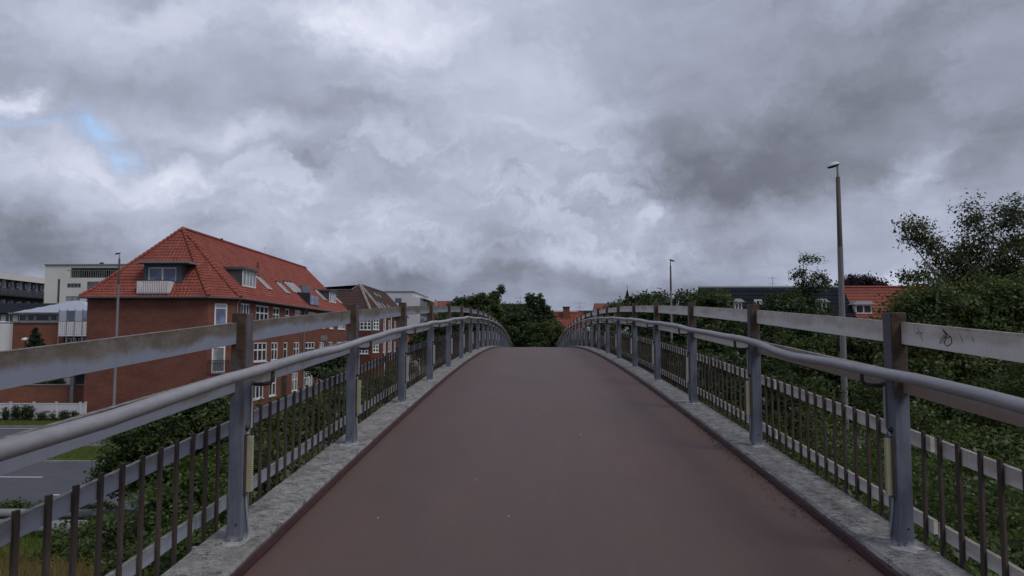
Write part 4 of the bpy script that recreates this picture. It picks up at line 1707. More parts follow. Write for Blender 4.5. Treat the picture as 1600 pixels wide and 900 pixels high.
roof_plane(b, [(ax1 + .3, 95, az), (ax0, 95, az), (ax0, 88, azr), (ax1 - 2, 88, azr)])
b.build('roof', M['slate'], an)

# retaining wall, pillar, white fence
YR = 61.0
w0_, w1_ = P(-60, 605, YR), P(137, 605, YR)
ret = thing('garden_wall', 'long brown brick garden wall topped by a clipped hedge left of the brick building', 'wall', ((w0_.x + w1_.x) / 2, YR, 0))
b = MB()
zr_ = P(60, 602, YR).z
b.box(w0_.x, w1_.x + .6, YR, YR + .3, -.1, zr_)
b.build('brickwork', M['brick_low'], ret)
b = MB()
b.box(w0_.x, w1_.x + .6, YR - .05, YR + .35, zr_, zr_ + .08)
b.build('coping', M['kerbstone'], ret)
px_ = P(114, 600, YR - .5)
pil = thing('concrete_pillar', 'square concrete pillar standing in front of the brick garden wall', 'pillar', (px_.x, YR - .5, 0))
b = MB()
b.box(px_.x - .14, px_.x + .14, YR - .64, YR - .36, 0, P(114, 588, YR - .5).z)
b.build('shaft', M['kerbstone'], pil)
b = MB()
b.box(px_.x - .18, px_.x + .18, YR - .68, YR - .32, P(114, 588, YR - .5).z, P(114, 588, YR - .5).z + .12)
b.build('cap', M['kerbstone'], pil)
YF = 56.0
fx0, fx1 = P(-60, 640, YF).x, P(133.5, 640, YF).x
fz = P(60, 629.5, YF).z
fe = thing('panel_fence', 'white panel fence with posts and dark climbing plants beside the verge', 'fence', ((fx0 + fx1) / 2, YF, 0))
xs_ = [P(q, 640, YF).x for q in (-60, -20, 16, 52.5, 87.5, 125, 133.5)]
for a, c in zip(xs_[:-1], xs_[1:]):
    b = MB()
    b.box(a + .06, c - .06, YF - .02, YF + .02, .12, fz - .1)
    b.box(a + .06, c - .06, YF - .04, YF + .04, fz - .1, fz - .02)
    for k in range(1, int((c - a) / .22)):
        b.box(a + k * .22 - .008, a + k * .22 + .008, YF - .03, YF + .03, .12, fz - .1)
    b.build('panel', M['white_wall'], fe)
for a in xs_:
    b = MB()
    b.box(a - .06, a + .06, YF - .06, YF + .06, -.1, fz + .02)
    b.box(a - .08, a + .08, YF - .08, YF + .08, fz + .02, fz + .08)
    b.build('post', M['white_wall'], fe)
q = P(40, 531, 66)
bl = thing('globe_lamp', 'small white capped garden lamp beside the conifer in front of the brick pavilion', 'lamp', (q.x, 66, 0))
b = MB()
b.tube([(q.x, 66, 0), (q.x, 66, q.z - .1)], .05, 8)
b.build('pole', M['charcoal'], bl)
b = MB()
b.lathe((q.x, 66, q.z - .15), [(.1, 0), (.24, .05), (.36, .16), (.26, .3), (0, .36)], 14)
b.build('cap', M['white'], bl, smooth=True)
q = P(104, 595, 63)
bx_ = MB()
bx_.box(q.x - .5, q.x + .5, 62.6, 63.4, zr_ - 1.2, q.z + .35)
bx_.box(q.x - .55, q.x + .55, 62.55, 63.45, q.z + .35, q.z + .42)
tag(bx_.build('cabinet', M['white']), 'white utility cabinet behind the brick garden wall', 'cabinet')
q = P(95, 592, 63)
bx_ = MB()
bx_.box(q.x - .22, q.x + .22, 62.8, 63.2, zr_ - 1.2, q.z + .5)
bx_.lathe((q.x, 63, q.z + .5), [(.25, 0), (.25, .06), (0, .16)], 12)
M['turquoise'] = mat('turquoise_plastic', (.03, .20, .21), None, 4, .5)
tag(bx_.build('bin', M['turquoise']), 'turquoise bin between hedge and white cabinet', 'bin')


# ------------------------------------------------------------------ houses to the right and centre
def gable_house(name, label, x0, x1, yf, run_, ze_, zr__, wall, roofm, tiles=True, dormers=(), skyl=(), mid=True, dw=1.0):
    h = thing(name, label, 'house', ((x0 + x1) / 2, yf + run_, 0))
    b = MB()
    dops = []
    nwin = max(1, int((x1 - x0) / 4))
    for k in range(nwin):
        c = (x1 - x0) * (k + .5) / nwin
        dops.append((c - .6, c + .6, max(.6, ze_ - 2.1), max(1.4, ze_ - .7)))
    facade(b, (x0, yf, 0), (1, 0, 0), (0, -1, 0), x1 - x0, 0, ze_, dops)
    facade(b, (x0, yf + 2 * run_, 0), (0, -1, 0), (-1, 0, 0), 2 * run_, 0, ze_, [])
    facade(b, (x1, yf, 0), (0, 1, 0), (1, 0, 0), 2 * run_, 0, ze_, [])
    for x in (x0, x1):
        b.poly([(x, yf, ze_), (x, yf + 2 * run_, ze_), (x, yf + run_, zr__)])
    b.build('wall', M[wall], h)
    for o in dops:
        window(h, (x0, yf, 0), (1, 0, 0), (0, -1, 0), *o, cols=2, fw=.09)
    ov = .35
    s_ = (zr__ - ze_) / run_
    A, Bq = Vector((x0 - .1, yf - ov, ze_ - ov * s_)), Vector((x1 + .1, yf - ov, ze_ - ov * s_))
    Cq, Dq = Vector((x1 + .1, yf + run_, zr__)), Vector((x0 - .1, yf + run_, zr__))
    b = MB()
    if tiles:
        tile_roof(b, A, Bq, Cq, Dq, d=.36, wv=.32, smp=3, amp=.03)
    else:
        roof_plane(b, [A, Bq, Cq, Dq])
        # courses of slates
        n = int((Dq - A).length / .5)
        for j in range(n):
            b.hexa([A.lerp(Dq, (j + .02) / n) + Vector((0, -.0, .0)), Bq.lerp(Cq, (j + .02) / n), Bq.lerp(Cq, (j + .98) / n), A.lerp(Dq, (j + .98) / n),
                    A.lerp(Dq, (j + .02) / n) + Vector((0, -.02, .03)), Bq.lerp(Cq, (j + .02) / n) + Vector((0, -.02, .03)), Bq.lerp(Cq, (j + .98) / n) + Vector((0, 0, .008)), A.lerp(Dq, (j + .98) / n) + Vector((0, 0, .008))])
    b.build('roof_tiles', M[roofm], h, kind='stuff')
    b = MB()
    roof_plane(b, [(x0 - .1, yf + 2 * run_ + ov, ze_ - ov * s_), (x1 + .1, yf + 2 * run_ + ov, ze_ - ov * s_), (x1 + .1, yf + run_, zr__), (x0 - .1, yf + run_, zr__)])
    b.build('rear_roof', M[roofm], h)
    b = MB()
    b.tube([Dq + Vector((0, 0, .03)), Cq + Vector((0, 0, .03))], .13, 6)
    b.build('ridge', M[roofm] if tiles else M['grey_trim'], h)
    for (xa, xb, za, zb, fr, hooded) in dormers:
        yd = yf + (za - ze_) / s_
        yb = yf + min(run_ * .96, (zb - ze_) / s_ + .3)
        m_ = MB()
        m_.prism([(xa, yd + .1, za), (xa, yd + .1, zb), (xa, yb, zb)], (xb - xa, 0, 0))
        d_ = m_.build('dormer', M[fr], h)
        m_ = MB()
        if hooded:
            m_.prism([(xa - .25, yd - .25, zb), (xb + .25, yd - .25, zb), (xb - .1, yd - .1, zb + .28), (xa + .1, yd - .1, zb + .28)], (0, yb - yd + .4, 0))
        else:
            m_.box(xa - .15, xb + .15, yd - .2, yb, zb, zb + .14)
        m_.build('dormer_roof', M[fr] if not hooded else M['grey_trim'], d_)
        window(d_, (xa, yd + .01, 0), (1, 0, 0), (0, -1, 0), 0, xb - xa, za, zb, cols=2 if xb - xa < 1.6 else 3, fw=.1, sill=False, dep=.02)
    return h


# dark slate house and red tiled house, one roof line
YM = 58.0
rM = 4.2
zrM = P(1200, 449.5, YM + rM).z
zeM = zrM - 4.3
mx0, mx1 = P(1093, 449, YM + rM).x, P(1316, 449, YM + rM).x
slate_h = gable_house('slate_house', 'long house with blue-black slate roof behind the right-hand trees', mx0, mx1 - .1, YM, rM, zeM, zrM, 'brick_low', 'slate', tiles=False,
                      dormers=[(P(1149, 478, 60).x, P(1161, 478, 60).x, P(1150, 485, 60).z, P(1150, 472, 60).z, 'white', True), (P(1279, 478, 60).x, P(1293, 478, 60).x, P(1280, 486, 60).z, P(1280, 472, 60).z, 'white', True)])
m_ = MB()
q = P(1180, 477.5, 60)
s_ = (zrM - zeM) / rM
for nm, e, z_, mm in (('skylight', 0, .05, 'white'),):
    m_.hexa([(q.x, q.y, q.z), (q.x + .6, q.y, q.z), (q.x + .6, q.y + .4, q.z + .4 * s_), (q.x, q.y + .4, q.z + .4 * s_),
             (q.x, q.y - .1, q.z + .1), (q.x + .6, q.y - .1, q.z + .1), (q.x + .6, q.y + .3, q.z + .4 * s_ + .1), (q.x, q.y + .3, q.z + .4 * s_ + .1)])
m_.build('skylight', M['blind'], slate_h)
nx1 = P(1490, 449, YM + rM).x
gable_house('red_roof_house', 'house with orange-red tiled roof and white dormer right of the slate roof', mx1 + .1, nx1, YM, rM, zeM, zrM, 'brick_low', 'tile_far',
            dormers=[(P(1336, 480, 60).x, P(1362, 480, 60).x, P(1340, 490.5, 60).z, P(1340, 476, 60).z, 'white', True)])
antenna(1207, 432, 449, YM + rM, 'thin television antenna on the ridge of the slate roof')
# red roof glimpsed at the far right edge
q = P(1600, 440, 46)
gable_house('red_roof_house', 'brick house with red roof glimpsed through the birch at the right edge', P(1560, 440, 46).x, P(1700, 440, 46).x, 43, 4, P(1580, 492, 43).z, P(1580, 437, 47).z, 'brick', 'tile_far')
# red tiled house straight ahead
YI = 84.0
iz1, iz0 = P(880, 489, YI + 4).z, P(880, 520, YI).z
gx0, gx1 = P(846, 500, YI + 2).x, P(912, 500, YI + 2).x
ahead_h = gable_house('red_roof_house', 'low house with bright red tiled roof and brick chimney at the end of the bridge', gx0, gx1, YI, 4, iz0 - .2, iz1, 'white_wall', 'tile_far')
b = MB()
a_, c_ = P(880, 480.5, YI + 3), P(890, 496, YI + 3)
b.box(a_.x, c_.x, YI + 2.8, YI + 3.6, c_.z - .5, a_.z)
ch = b.build('chimney', M['brick'], ahead_h)
b = MB()
b.box(a_.x - .06, c_.x + .06, YI + 2.74, YI + 3.66, a_.z, a_.z + .1)
b.build('chimney_cap', M['charcoal'], ch)
# pale vaulted roof right behind it
YV = 100.0
vz = P(880, 485, YV).z
vx0, vx1 = P(845, 487, YV).x, P(911, 487, YV).x
va = thing('pale_roofed_hall', 'low hall with pale roof whose right end curves down behind the red roof', 'building', ((vx0 + vx1) / 2, YV + 5, 0))
b = MB()
prof = [(vx0, vz), (vx1 - 1.1, vz), (vx1 - .5, vz - .2), (vx1 - .15, vz - .65), (vx1, vz - 1.4), (vx1, 0), (vx0, 0)]
b.prism([(x, YV, z) for x, z in prof], (0, 12, 0))
b.build('shell', M['white_wall'], va)
b = MB()
b.box(vx0, vx1 - 1.4, YV - .06, YV - .01, vz - 1.3, vz - .75)
b.build('window_strip', M['glass'], va)
# further roofs
for (pxa, pxb, pt, pb_, Y, nm, lab, wm, rm_) in (
        (929, 985, 475, 492, 112, 'red_roof_house', 'distant house with orange-red roof left of the church spire', 'white_wall', 'tile_far'),
        (676, 708, 471, 484, 175, 'red_roof_house', 'far house with orange roof just right of the white block', 'brick_low', 'tile_far'),
        (766, 838, 475.5, 492, 120, 'slate_house', 'distant house with dark roof and antenna between the central trees', 'brick_low', 'slate'),
        (898, 935, 486, 496, 150, 'slate_house', 'distant house with blue-grey roof behind the red chimney', 'white_wall', 'slate'),
        (632, 652, 519, 534, 126, 'red_roof_house', 'small low house with red roof below the white block', 'white_wall', 'tile_far')):
    gable_house(nm, lab, P(pxa, pt, Y + 4).x, P(pxb, pt, Y + 4).x, Y, 4, P(pxa, pb_, Y).z, P(pxa, pt, Y + 4).z, wm, rm_, tiles=False)
antenna(813, 463, 475, 124, 'T-shaped antenna above the distant dark roof in the centre')
antenna(906, 471, 485, 154, 'thin antenna mast right of the chimney of the red roof ahead')
q = P(681.5, 466, 140)
fl_ = thing('flagpole', 'thin pole with small red pennant beside the white block', 'flagpole', (q.x, 140, 0))
b = MB()
b.tube([(q.x, 140, 0), (q.x, 140, q.z)], .05, 6)
b.build('pole', M['white'], fl_)
b = MB()
b.prism([(q.x, 140, q.z), (q.x + .1, 140, q.z - .3), (q.x - .35, 140, q.z - .75), (q.x - .05, 140, q.z - .7)], (0, .03, 0))
b.build('pennant', M['red_paint'], fl_)
# church spire
q = P(980, 446, 420)
cs = thing('church_tower', 'slender dark church spire far away above the trees right of the bridge', 'church', (q.x, 420, 0))
b = MB()
b.box(q.x - 3.2, q.x + 3.2, 416.8, 423.2, 0, q.z - 15)
b.build('tower', M['brick_dark'], cs)
b = MB()
b.lathe((q.x, 420, q.z - 15), [(4.0, 0), (2.6, 2.5), (1.5, 6.5), (.5, 11.5), (.0, 13)], 8)
b.build('spire', M['slate'], cs)
b = MB()
b.tube([(q.x, 420, q.z - 2.5), (q.x, 420, q.z + .6)], .14, 6)
b.build('finial', M['charcoal'], cs)


# ------------------------------------------------------------------ street lamps
def street_lamp(px, py, Y, ang, label, rb=.072):
    top = P(px, py, Y)
    x, z = top.x, top.z
    t = thing('street_lamp', label, 'street lamp', (x, Y, 0), 'street lamps along the road')
    b = MB()
    zm = z - 2.1 if Y < 30 else z - 1.7
    b.lathe((x, Y, 0), [(rb * 1.5, 0), (rb * 1.5, .5), (rb * 1.15, .6), (rb * .92, zm)], 14)
    b.lathe((x, Y, zm), [(rb * .92, 0), (rb * .78, .0)], 14)
    b.build('pole', M['pole_light'], t, smooth=True)
    b = MB()
    b.lathe((x, Y, zm - .05), [(rb * .86, 0), (rb * .70, z - zm - .30), (0, z - zm - .29)], 14)
    b.build('upper_pole', M['pole_dark'], t, smooth=True)
    b = MB()
    b.lathe((x, Y, z - .36), [(.028, 0), (.028, .30), (0, .31)], 10)
    b.build('neck', M['pole_light'], t, smooth=True)
    # shallow hooded head pointing along ang
    d = Vector((math.cos(ang), math.sin(ang), 0))
    s = Vector((-d.y, d.x, 0))
    b = MB()
    n = 18
    c = Vector((x, Y, z)) + d * .10
    rings = []
    for k, (r, h) in enumerate(((1.0, 0.0), (.93, .035), (.7, .065), (.35, .085), (.02, .09))):
        for a in range(n):
            th = 2 * math.pi * a / n
            l = math.cos(th) * .155 * r
            w = math.sin(th) * .10 * r
            b.v.append(tuple(c + d * l + s * w + Vector((0, 0, h - .06 - l * .30))))
    for k in range(4):
        for a in range(n):
            e = (a + 1) % n
            b.f.append((k * n + a, k * n + e, (k + 1) * n + e, (k + 1) * n + a))
    b.build('lamp_head', M['lamp_top'], t, smooth=True)
    b = MB()
    for (r, h) in ((1.0, 0.0), (.8, -.03), (.3, -.045), (.02, -.047)):
        for a in range(n):
            th = 2 * math.pi * a / n
            l = math.cos(th) * .150 * r
            w = math.sin(th) * .095 * r
            b.v.append(tuple(c + d * l + s * w + Vector((0, 0, h - .064 - l * .30))))
    for k in range(3):
        for a in range(n):
            e = (a + 1) % n
            b.f.append((k * n + a, k * n + e, (k + 1) * n + e, (k + 1) * n + a))
    b.build('lens', M['lamp_lens'], t, smooth=True)
    return t


street_lamp(1308.5, 255, 18.5, math.pi * .97, 'tall grey street lamp with dark upper pole close on the right')
street_lamp(1047.5, 405, 40, math.pi * .1, 'slim street lamp farther along behind the right railing', .062)
street_lamp(187, 394, 38.5, math.pi * .97, 'grey street lamp in front of the brick end wall on the left', .066)

# ------------------------------------------------------------------ grey pipes beside the road
for (py, Y, r, lab) in ((802.5, 24.3, .15, 'thin grey clad pipe lying along the near road edge on the left'), (823, 22.9, .21, 'thick grey clad pipe nearer the bridge, below the thin one')):
    z = P(60, py, Y).z
    t = thing('pipe', lab, 'pipe', (-14, Y, 0))
    b = MB()
    b.tube([(-34, Y, z), (-9.5, Y, z)], r, 16)
    b.build('casing', M['pipe_grey'], t, smooth=True)
    for k in range(6):
        x = -31 + k * 4.2
        b = MB()
        b.tube([(x, Y, z), (x + .1, Y, z)], r + .012, 16)
        b.build('clamp', M['grey_trim'], t, smooth=True)
        b = MB()
        b.box(x + .3, x + .5, Y - r * .8, Y + r * .8, -.05, z - r * .55)
        b.build('support', M['kerbstone'], t)


# ------------------------------------------------------------------ parked cars and sign glimpsed through the balusters
def car(loc, rot, paint, label):
    t = thing('parked_car', label, 'car', loc, 'parked cars')
    t.rotation_euler = (0, 0, rot)
    L = Vector(loc)

    def bl(mb, name, m, parent=t, smooth=False):
        me = mb.mesh(name, (0, 0, 0), smooth)
        return link(name, me, M[m], parent)
    prof = [(-2.1, .30), (2.05, .30), (2.15, .55), (2.1, .78), (1.15, .95), (.45, 1.42), (-1.0, 1.46), (-1.85, 1.02), (-2.12, .9)]
    b = MB()
    n = len(prof)
    for (w, sx) in ((-.86, 1), (-.80, .99), (.80, .99), (.86, 1)):
        for (x, z) in prof:
            ww = w * (0.80 if z > 1.2 else 1.0)
            b.v.append((x, ww, z))
    for k in (0, 1, 2):
        for a in range(n):
            c = (a + 1) % n
            b.f.append((k * n + a, k * n + c, (k + 1) * n + c, (k + 1) * n + a))
    b.f.append(tuple(range(n - 1, -1, -1)))
    b.f.append(tuple(3 * n + a for a in range(n)))
    body = bl(b, 'body', paint)
    for s in (-1, 1):
        b = MB()
        w = .80 * s
        b.prism([(1.0, w, .98), (.42, .70 * s, 1.36), (-.95, .70 * s, 1.40), (-1.7, w, 1.02)], (0, .075 * s, 0))
        bl(b, 'side_window', 'glass')
    b = MB()
    b.prism([(1.13, -.68, .985), (.48, -.58, 1.41), (.48, .58, 1.41), (1.13, .68, .985)], (.03, 0, .02))
    bl(b, 'windscreen', 'glass')
    b = MB()
    b.prism([(-1.84, -.68, 1.05), (-1.06, -.58, 1.44), (-1.06, .58, 1.44), (-1.84, .68, 1.05)], (-.03, 0, .02))
    bl(b, 'rear_window', 'glass')
    for (x, y) in ((1.35, .78), (1.35, -.78), (-1.35, .78), (-1.35, -.78)):
        b = MB()
        s = 1 if y > 0 else -1
        b.lathe((x, y - .1 * s, .32), [(0, 0), (.32, 0), (.33, .02), (.33, .18), (.30, .2), (0, .2)], 18, axis=(0, s, 0))
        w = bl(b, 'wheel', 'charcoal')
        b = MB()
        b.lathe((x, y + .105 * s, .32), [(.21, 0), (.2, .012), (0, .02)], 12, axis=(0, s, 0))
        bl(b, 'rim', 'galv', w)
    for y in (-.6, .6):
        b = MB()
        b.box(2.07, 2.14, y - .18, y + .18, .62, .76)
        bl(b, 'headlight', 'lamp_top')
        b = MB()
        b.box(-2.14, -2.08, y - .16, y + .16, .74, .9)
        bl(b, 'tail_light', 'red_paint')
    return t


M['car_silver'] = mat('silver_car_paint', (.45, .46, .48), None, 3, .3, metal=.4)
M['car_white'] = mat('white_car_paint', (.70, .70, .71), None, 3, .3)
M['car_blue'] = mat('dark_blue_car_paint', (.03, .045, .11), None, 3, .3)
for (px, Y, rot, pm, lab) in ((566, 74, .1, 'car_white', 'white car parked by the brick building, seen through the balusters'), (590, 82, 1.4, 'car_silver', 'silver car parked beyond the white one, seen through the balusters'), (516, 88, 1.5, 'car_blue', 'dark blue car parked along the brick facade')):
    q = P(px, 600, Y)
    car((q.x, Y, 0), rot, pm, lab)
q = P(531, 598, 62)
sg = thing('traffic_sign', 'blue traffic sign on a pale post in front of the brick facade', 'traffic sign', (q.x, 62, 0))
b = MB()
b.tube([(q.x, 62, 0), (q.x, 62, q.z + .4)], .035, 8)
b.build('pole', M['pole_light'], sg)
b = MB()
b.box(q.x - .22, q.x + .22, 61.93, 61.95, q.z - .3, q.z + .35)
M['sign_blue'] = mat('blue_sign_face', (.03, .075, .32), None, 4, .45)
b.build('plate', M['sign_blue'], sg)
b = MB()
b.box(q.x - .20, q.x + .20, 61.93, 61.95, q.z - .95, q.z - .36)
b.build('supplementary_plate', M['white'], sg)


# ================================================================== VEGETATION
def leaf_mesh(name, C, size, width, rng, tint, up_bias=.6, out=None, droop=0.0):
    N = len(C)
    n = rng.normal(size=(N, 3))
    n[:, 2] += up_bias * 1.4
    if out is not None:
        n += out * 1.1
    n /= np.linalg.norm(n, axis=1, keepdims=True) + 1e-9
    r = rng.normal(size=(N, 3))
    r[:, 2] -= droop
    a = r - (r * n).sum(1, keepdims=True) * n
    a /= np.linalg.norm(a, axis=1, keepdims=True) + 1e-9
    bb = np.cross(n, a)
    L = (size * rng.uniform(.45, 1.45, N))[:, None]
    Wd = L * width
    v = np.empty((N, 4, 3))
    v[:, 0] = C - a * L * .5
    v[:, 1] = C + bb * Wd * .5 - a * L * .05 + n * L * .10
    v[:, 2] = C + a * L * .5
    v[:, 3] = C - bb * Wd * .5 - a * L * .05 + n * L * .10
    me = bpy.data.meshes.new(name)
    me.vertices.add(N * 4)
    me.vertices.foreach_set('co', v.reshape(-1).astype(np.float32))
    me.loops.add(N * 4)
    me.loops.foreach_set('vertex_index', np.arange(N * 4, dtype=np.int32))
    me.polygons.add(N)
    me.polygons.foreach_set('loop_start', np.arange(0, N * 4, 4, dtype=np.int32))
    at = me.attributes.new('tint', 'FLOAT', 'FACE')
    at.data.foreach_set('value', np.clip(tint, 0, 1).astype(np.float32))
    me.update(calc_edges=True)
    return me


def lump(px, py, rx, ry, Y, ry_depth=None, dens=1.0):
    c = P(px, py, Y)
    k = Y / FPX
    return (np.array(c), np.array([rx * k, (ry_depth if ry_depth else rx * k * .9), ry * k]), dens)


def sample_lump(l, n, rng, shell=.55):
    d = rng.normal(size=(n, 3))
    d /= np.linalg.norm(d, axis=1, keepdims=True)
    r = rng.uniform(shell ** 3, 1, n) ** (1 / 3)
    # some clumps fill the inside
    r = np.where(rng.random(n) < .25, r * rng.uniform(.3, 1, n), r)
    wob = 1 + .22 * np.sin(d[:, 0] * 5 + l[0][0]) * np.cos(d[:, 2] * 4 + l[0][2])
    wob = np.where(rng.random(n) < .24, wob * rng.uniform(1.05, 1.42, n), wob)      # sprigs that break the outline
    return l[0] + d * (r * wob)[:, None] * l[1], d


def foliage(lumps, seed, clump_r, per_clump, size, width=.55, cov=1.0, droop=.0, up_bias=.6, clear=True):
    rng = np.random.default_rng(seed)
    cs, ds = [], []
    for l in lumps:
        rr_ = l[1]
        area = 4 * math.pi * ((rr_[0] * rr_[1]) ** 1.6 / 3 + (rr_[0] * rr_[2]) ** 1.6 / 3 + (rr_[1] * rr_[2]) ** 1.6 / 3) ** (1 / 1.6)
        n = max(4, int(area * l[2] * cov * 1.8 / (clump_r ** 2 * 2.2)))
        c, d = sample_lump(l, n, rng)
        cs.append(c)
        ds.append(d)
    c = np.concatenate(cs)
    d = np.concatenate(ds)
    n = len(c)
    per = rng.poisson(per_clump * 2.0, n) + 2
    idx = np.repeat(np.arange(n), per)
    off = rng.normal(size=(len(idx), 3)) * clump_r * .55
    off[:, 2] *= .65
    C = c[idx] + off
    tint_c = rng.beta(2, 2.2, n)
    tint = tint_c[idx] ** 1.25 * .85 + rng.random(len(idx)) * .35 - .05
    out = d[idx]
    if clear:
        # keep the deck and the railings free
        bad = (np.abs(C[:, 0] - .17) < 2.12) & (C[:, 1] < 66) & (C[:, 2] > 3.2)
        C, tint, out = C[~bad], tint[~bad], out[~bad]
    C[:, 2] = np.maximum(C[:, 2], .03)
    return C, tint, out, c, rng


def limb(b, p, q, r0, r1, rng, sag=.12, n=5, sides=6):
    p, q = np.array(p), np.array(q)
    L = np.linalg.norm(q - p)
    off = rng.normal(size=3) * L * sag
    pts = []
    for k in range(n + 1):
        t = k / n
        m = p * (1 - t) + q * t + off * math.sin(math.pi * t) + rng.normal(size=3) * L * .012
        pts.append(tuple(m))
    pts[0] = tuple(p)
    b.tube(pts, [r0 + (r1 - r0) * k / n for k in range(n + 1)], sides, cap=False)
    return pts


def tree(name, label, base, lumps, fork, tr, lm, seed, clump_r=.4, per_clump=22, size=.14, width=.55, cov=1.0, bark='bark', group=None, twigs=70, droop=0.0, cat='tree', up_bias=.6, lean=(0, 0)):
    bx, by = base
    bz = ground_z(bx, by)
    t = thing(name, label, cat, (bx, by, bz), group)
    C, tint, out, cl, rng = foliage(lumps, seed, clump_r, per_clump, size, width, cov, droop)
    me = leaf_mesh('crown', C - np.array([bx, by, bz]), size, width, rng, tint, up_bias, out, droop)
    link('crown', me, M[lm], t)
    b = MB()
    F = np.array([bx + lean[0], by + lean[1], bz + fork])
    limb(b, (bx, by, bz - .2), F, tr * 1.25, tr * .8, rng, .04, 6, 8)
    paths = []
    for l in lumps:
        paths.append(limb(b, F + rng.normal(size=3) * .02, l[0] + np.array([0, 0, l[1][2] * .35]), tr * .42, tr * .05, rng, .09))
    allp = np.array([p for pa in paths for p in pa[1:]])
    if len(cl):
        pick = rng.choice(len(cl), min(twigs, len(cl)), replace=False)
        for i in pick:
            j = np.argmin(((allp - cl[i]) ** 2).sum(1) + rng.random(len(allp)) * .3)
            limb(b, allp[j], cl[i], tr * .09, tr * .025, rng, .12, 3, 4)
    b.build('trunk', M[bark], t, smooth=True)
    return t


def mass(name, label, cat, lumps, lm, seed, **kw):
    """growth that reads as one mass"""
    size, width = kw.get('size', .1), kw.get('width', .6)
    C, tint, out, cl, rng = foliage(lumps, seed, kw.get('clump_r', .3), kw.get('per_clump', 20), size, width, kw.get('cov', 1.0))
    me = leaf_mesh(name, C, size, width, rng, tint, .6, out)
    o = link(name, me, M[lm], kind='stuff')
    return tag(o, label, cat)


# --- right side
B1 = 15.5
tree('birch_tree', 'tall wind-blown birch with open crown and pale slanting stems at the right edge', (10.4, 15.5),
     [lump(1434, 365, 20, 38, B1, dens=.95), lump(1420, 350, 12, 18, B1, dens=.6), lump(1464, 388, 28, 24, B1, dens=.9), lump(1520, 350, 22, 40, B1, dens=1.0), lump(1506, 398, 34, 32, B1), lump(1588, 345, 30, 42, B1, dens=1.1), lump(1562, 395, 36, 40, B1),
      lump(1655, 380, 60, 70, B1), lump(1492, 430, 42, 26, B1, dens=.9), lump(1555, 430, 60, 40, B1), lump(1442, 431, 32, 9, B1, dens=.65), lump(1418, 436, 16, 6, B1, dens=.5), lump(1625, 450, 70, 55, B1), lump(1500, 462, 60, 28, B1, dens=.9)],
     2.6, .12, 'leaf_birch', 11, clump_r=.20, per_clump=22, size=.060, width=.6, cov=.85, bark='bark_birch', twigs=520, droop=.7)
tree('broadleaf_tree', 'dense dark green tree under the birch behind the graffitied board', (8.2, 13.5),
     [lump(1440, 500, 62, 46, 13.5), lump(1428, 484, 34, 22, 13.5), lump(1470, 470, 50, 26, 13.5), lump(1570, 465, 60, 30, 13.5), lump(1530, 505, 70, 42, 13.5), lump(1610, 520, 70, 60, 13.5), lump(1480, 580, 90, 60, 13.5), lump(1585, 610, 90, 70, 13), lump(1420, 620, 70, 70, 13)],
     1.5, .11, 'leaf_mid', 12, clump_r=.22, per_clump=24, size=.075, width=.6, cov=1.0, twigs=60)
tree('slender_tree', 'slender tree with drooping feathery top rising above the slate roof', (P(1262, 500, 38).x, 38),
     [lump(1256, 405, 6, 10, 38, dens=.9), lump(1270, 405, 10, 4, 38, dens=.7), lump(1253, 425, 6, 8, 38, dens=.9), lump(1246, 432, 8, 4, 38, dens=.8), lump(1274, 432, 14, 6, 38, dens=.7), lump(1290, 440, 8, 6, 38, dens=.6), lump(1256, 446, 14, 10, 38, dens=.9), lump(1276, 450, 14, 8, 38, dens=.8), lump(1258, 468, 15, 16, 38, dens=1.0), lump(1250, 500, 32, 30, 38), lump(1275, 520, 34, 40, 38)],
     5.0, .12, 'leaf_dark', 13, clump_r=.30, per_clump=16, size=.15, width=.45, cov=.85, twigs=90, droop=.8)
tree('broadleaf_tree', 'rounded green tree in front of the slate roof left end', (P(1130, 500, 34).x, 34),
     [lump(1110, 480, 26, 22, 34), lump(1120, 470, 20, 14, 34, dens=.9), lump(1095, 462, 14, 9, 34, dens=.5), lump(1165, 514, 36, 22, 34), lump(1120, 530, 50, 36, 34), lump(1180, 545, 50, 40, 34)],
     2.6, .13, 'leaf_mid', 14, clump_r=.36, per_clump=22, size=.16)
tree('broadleaf_tree', 'wide dark tree covering the middle of the slate roof', (P(1215, 520, 31).x, 31),
     [lump(1205, 485, 28, 20, 31), lump(1232, 480, 26, 22, 31), lump(1218, 520, 46, 34, 31), lump(1255, 535, 45, 38, 31), lump(1200, 570, 60, 50, 31), lump(1246, 492, 17, 16, 31)],
     2.4, .13, 'leaf_dark', 15, clump_r=.34, per_clump=22, size=.15)
tree('broadleaf_tree', 'yellowish green bushy tree beside the tall right street lamp', (P(1290, 560, 22).x, 22),
     [lump(1262, 555, 40, 26, 22), lump(1310, 570, 42, 34, 22), lump(1350, 540, 44, 34, 22), lump(1398, 517, 34, 26, 22), lump(1340, 518, 24, 16, 22, dens=.8), lump(1300, 630, 70, 50, 22), lump(1380, 590, 50, 60, 22)],
     1.8, .10, 'leaf_mid', 16, clump_r=.28, per_clump=22, size=.115)
tree('broadleaf_tree', 'dark tree behind the middle of the right railing', (P(1050, 520, 44).x, 44),
     [lump(1025, 480, 26, 16, 44), lump(1052, 488, 30, 20, 44), lump(1078, 478, 22, 18, 44), lump(1040, 520, 48, 32, 44), lump(1085, 520, 32, 34, 44), lump(1068, 462, 8, 6, 44, dens=.5)],
     3.0, .14, 'leaf_dark', 17, clump_r=.42, per_clump=22, size=.19)
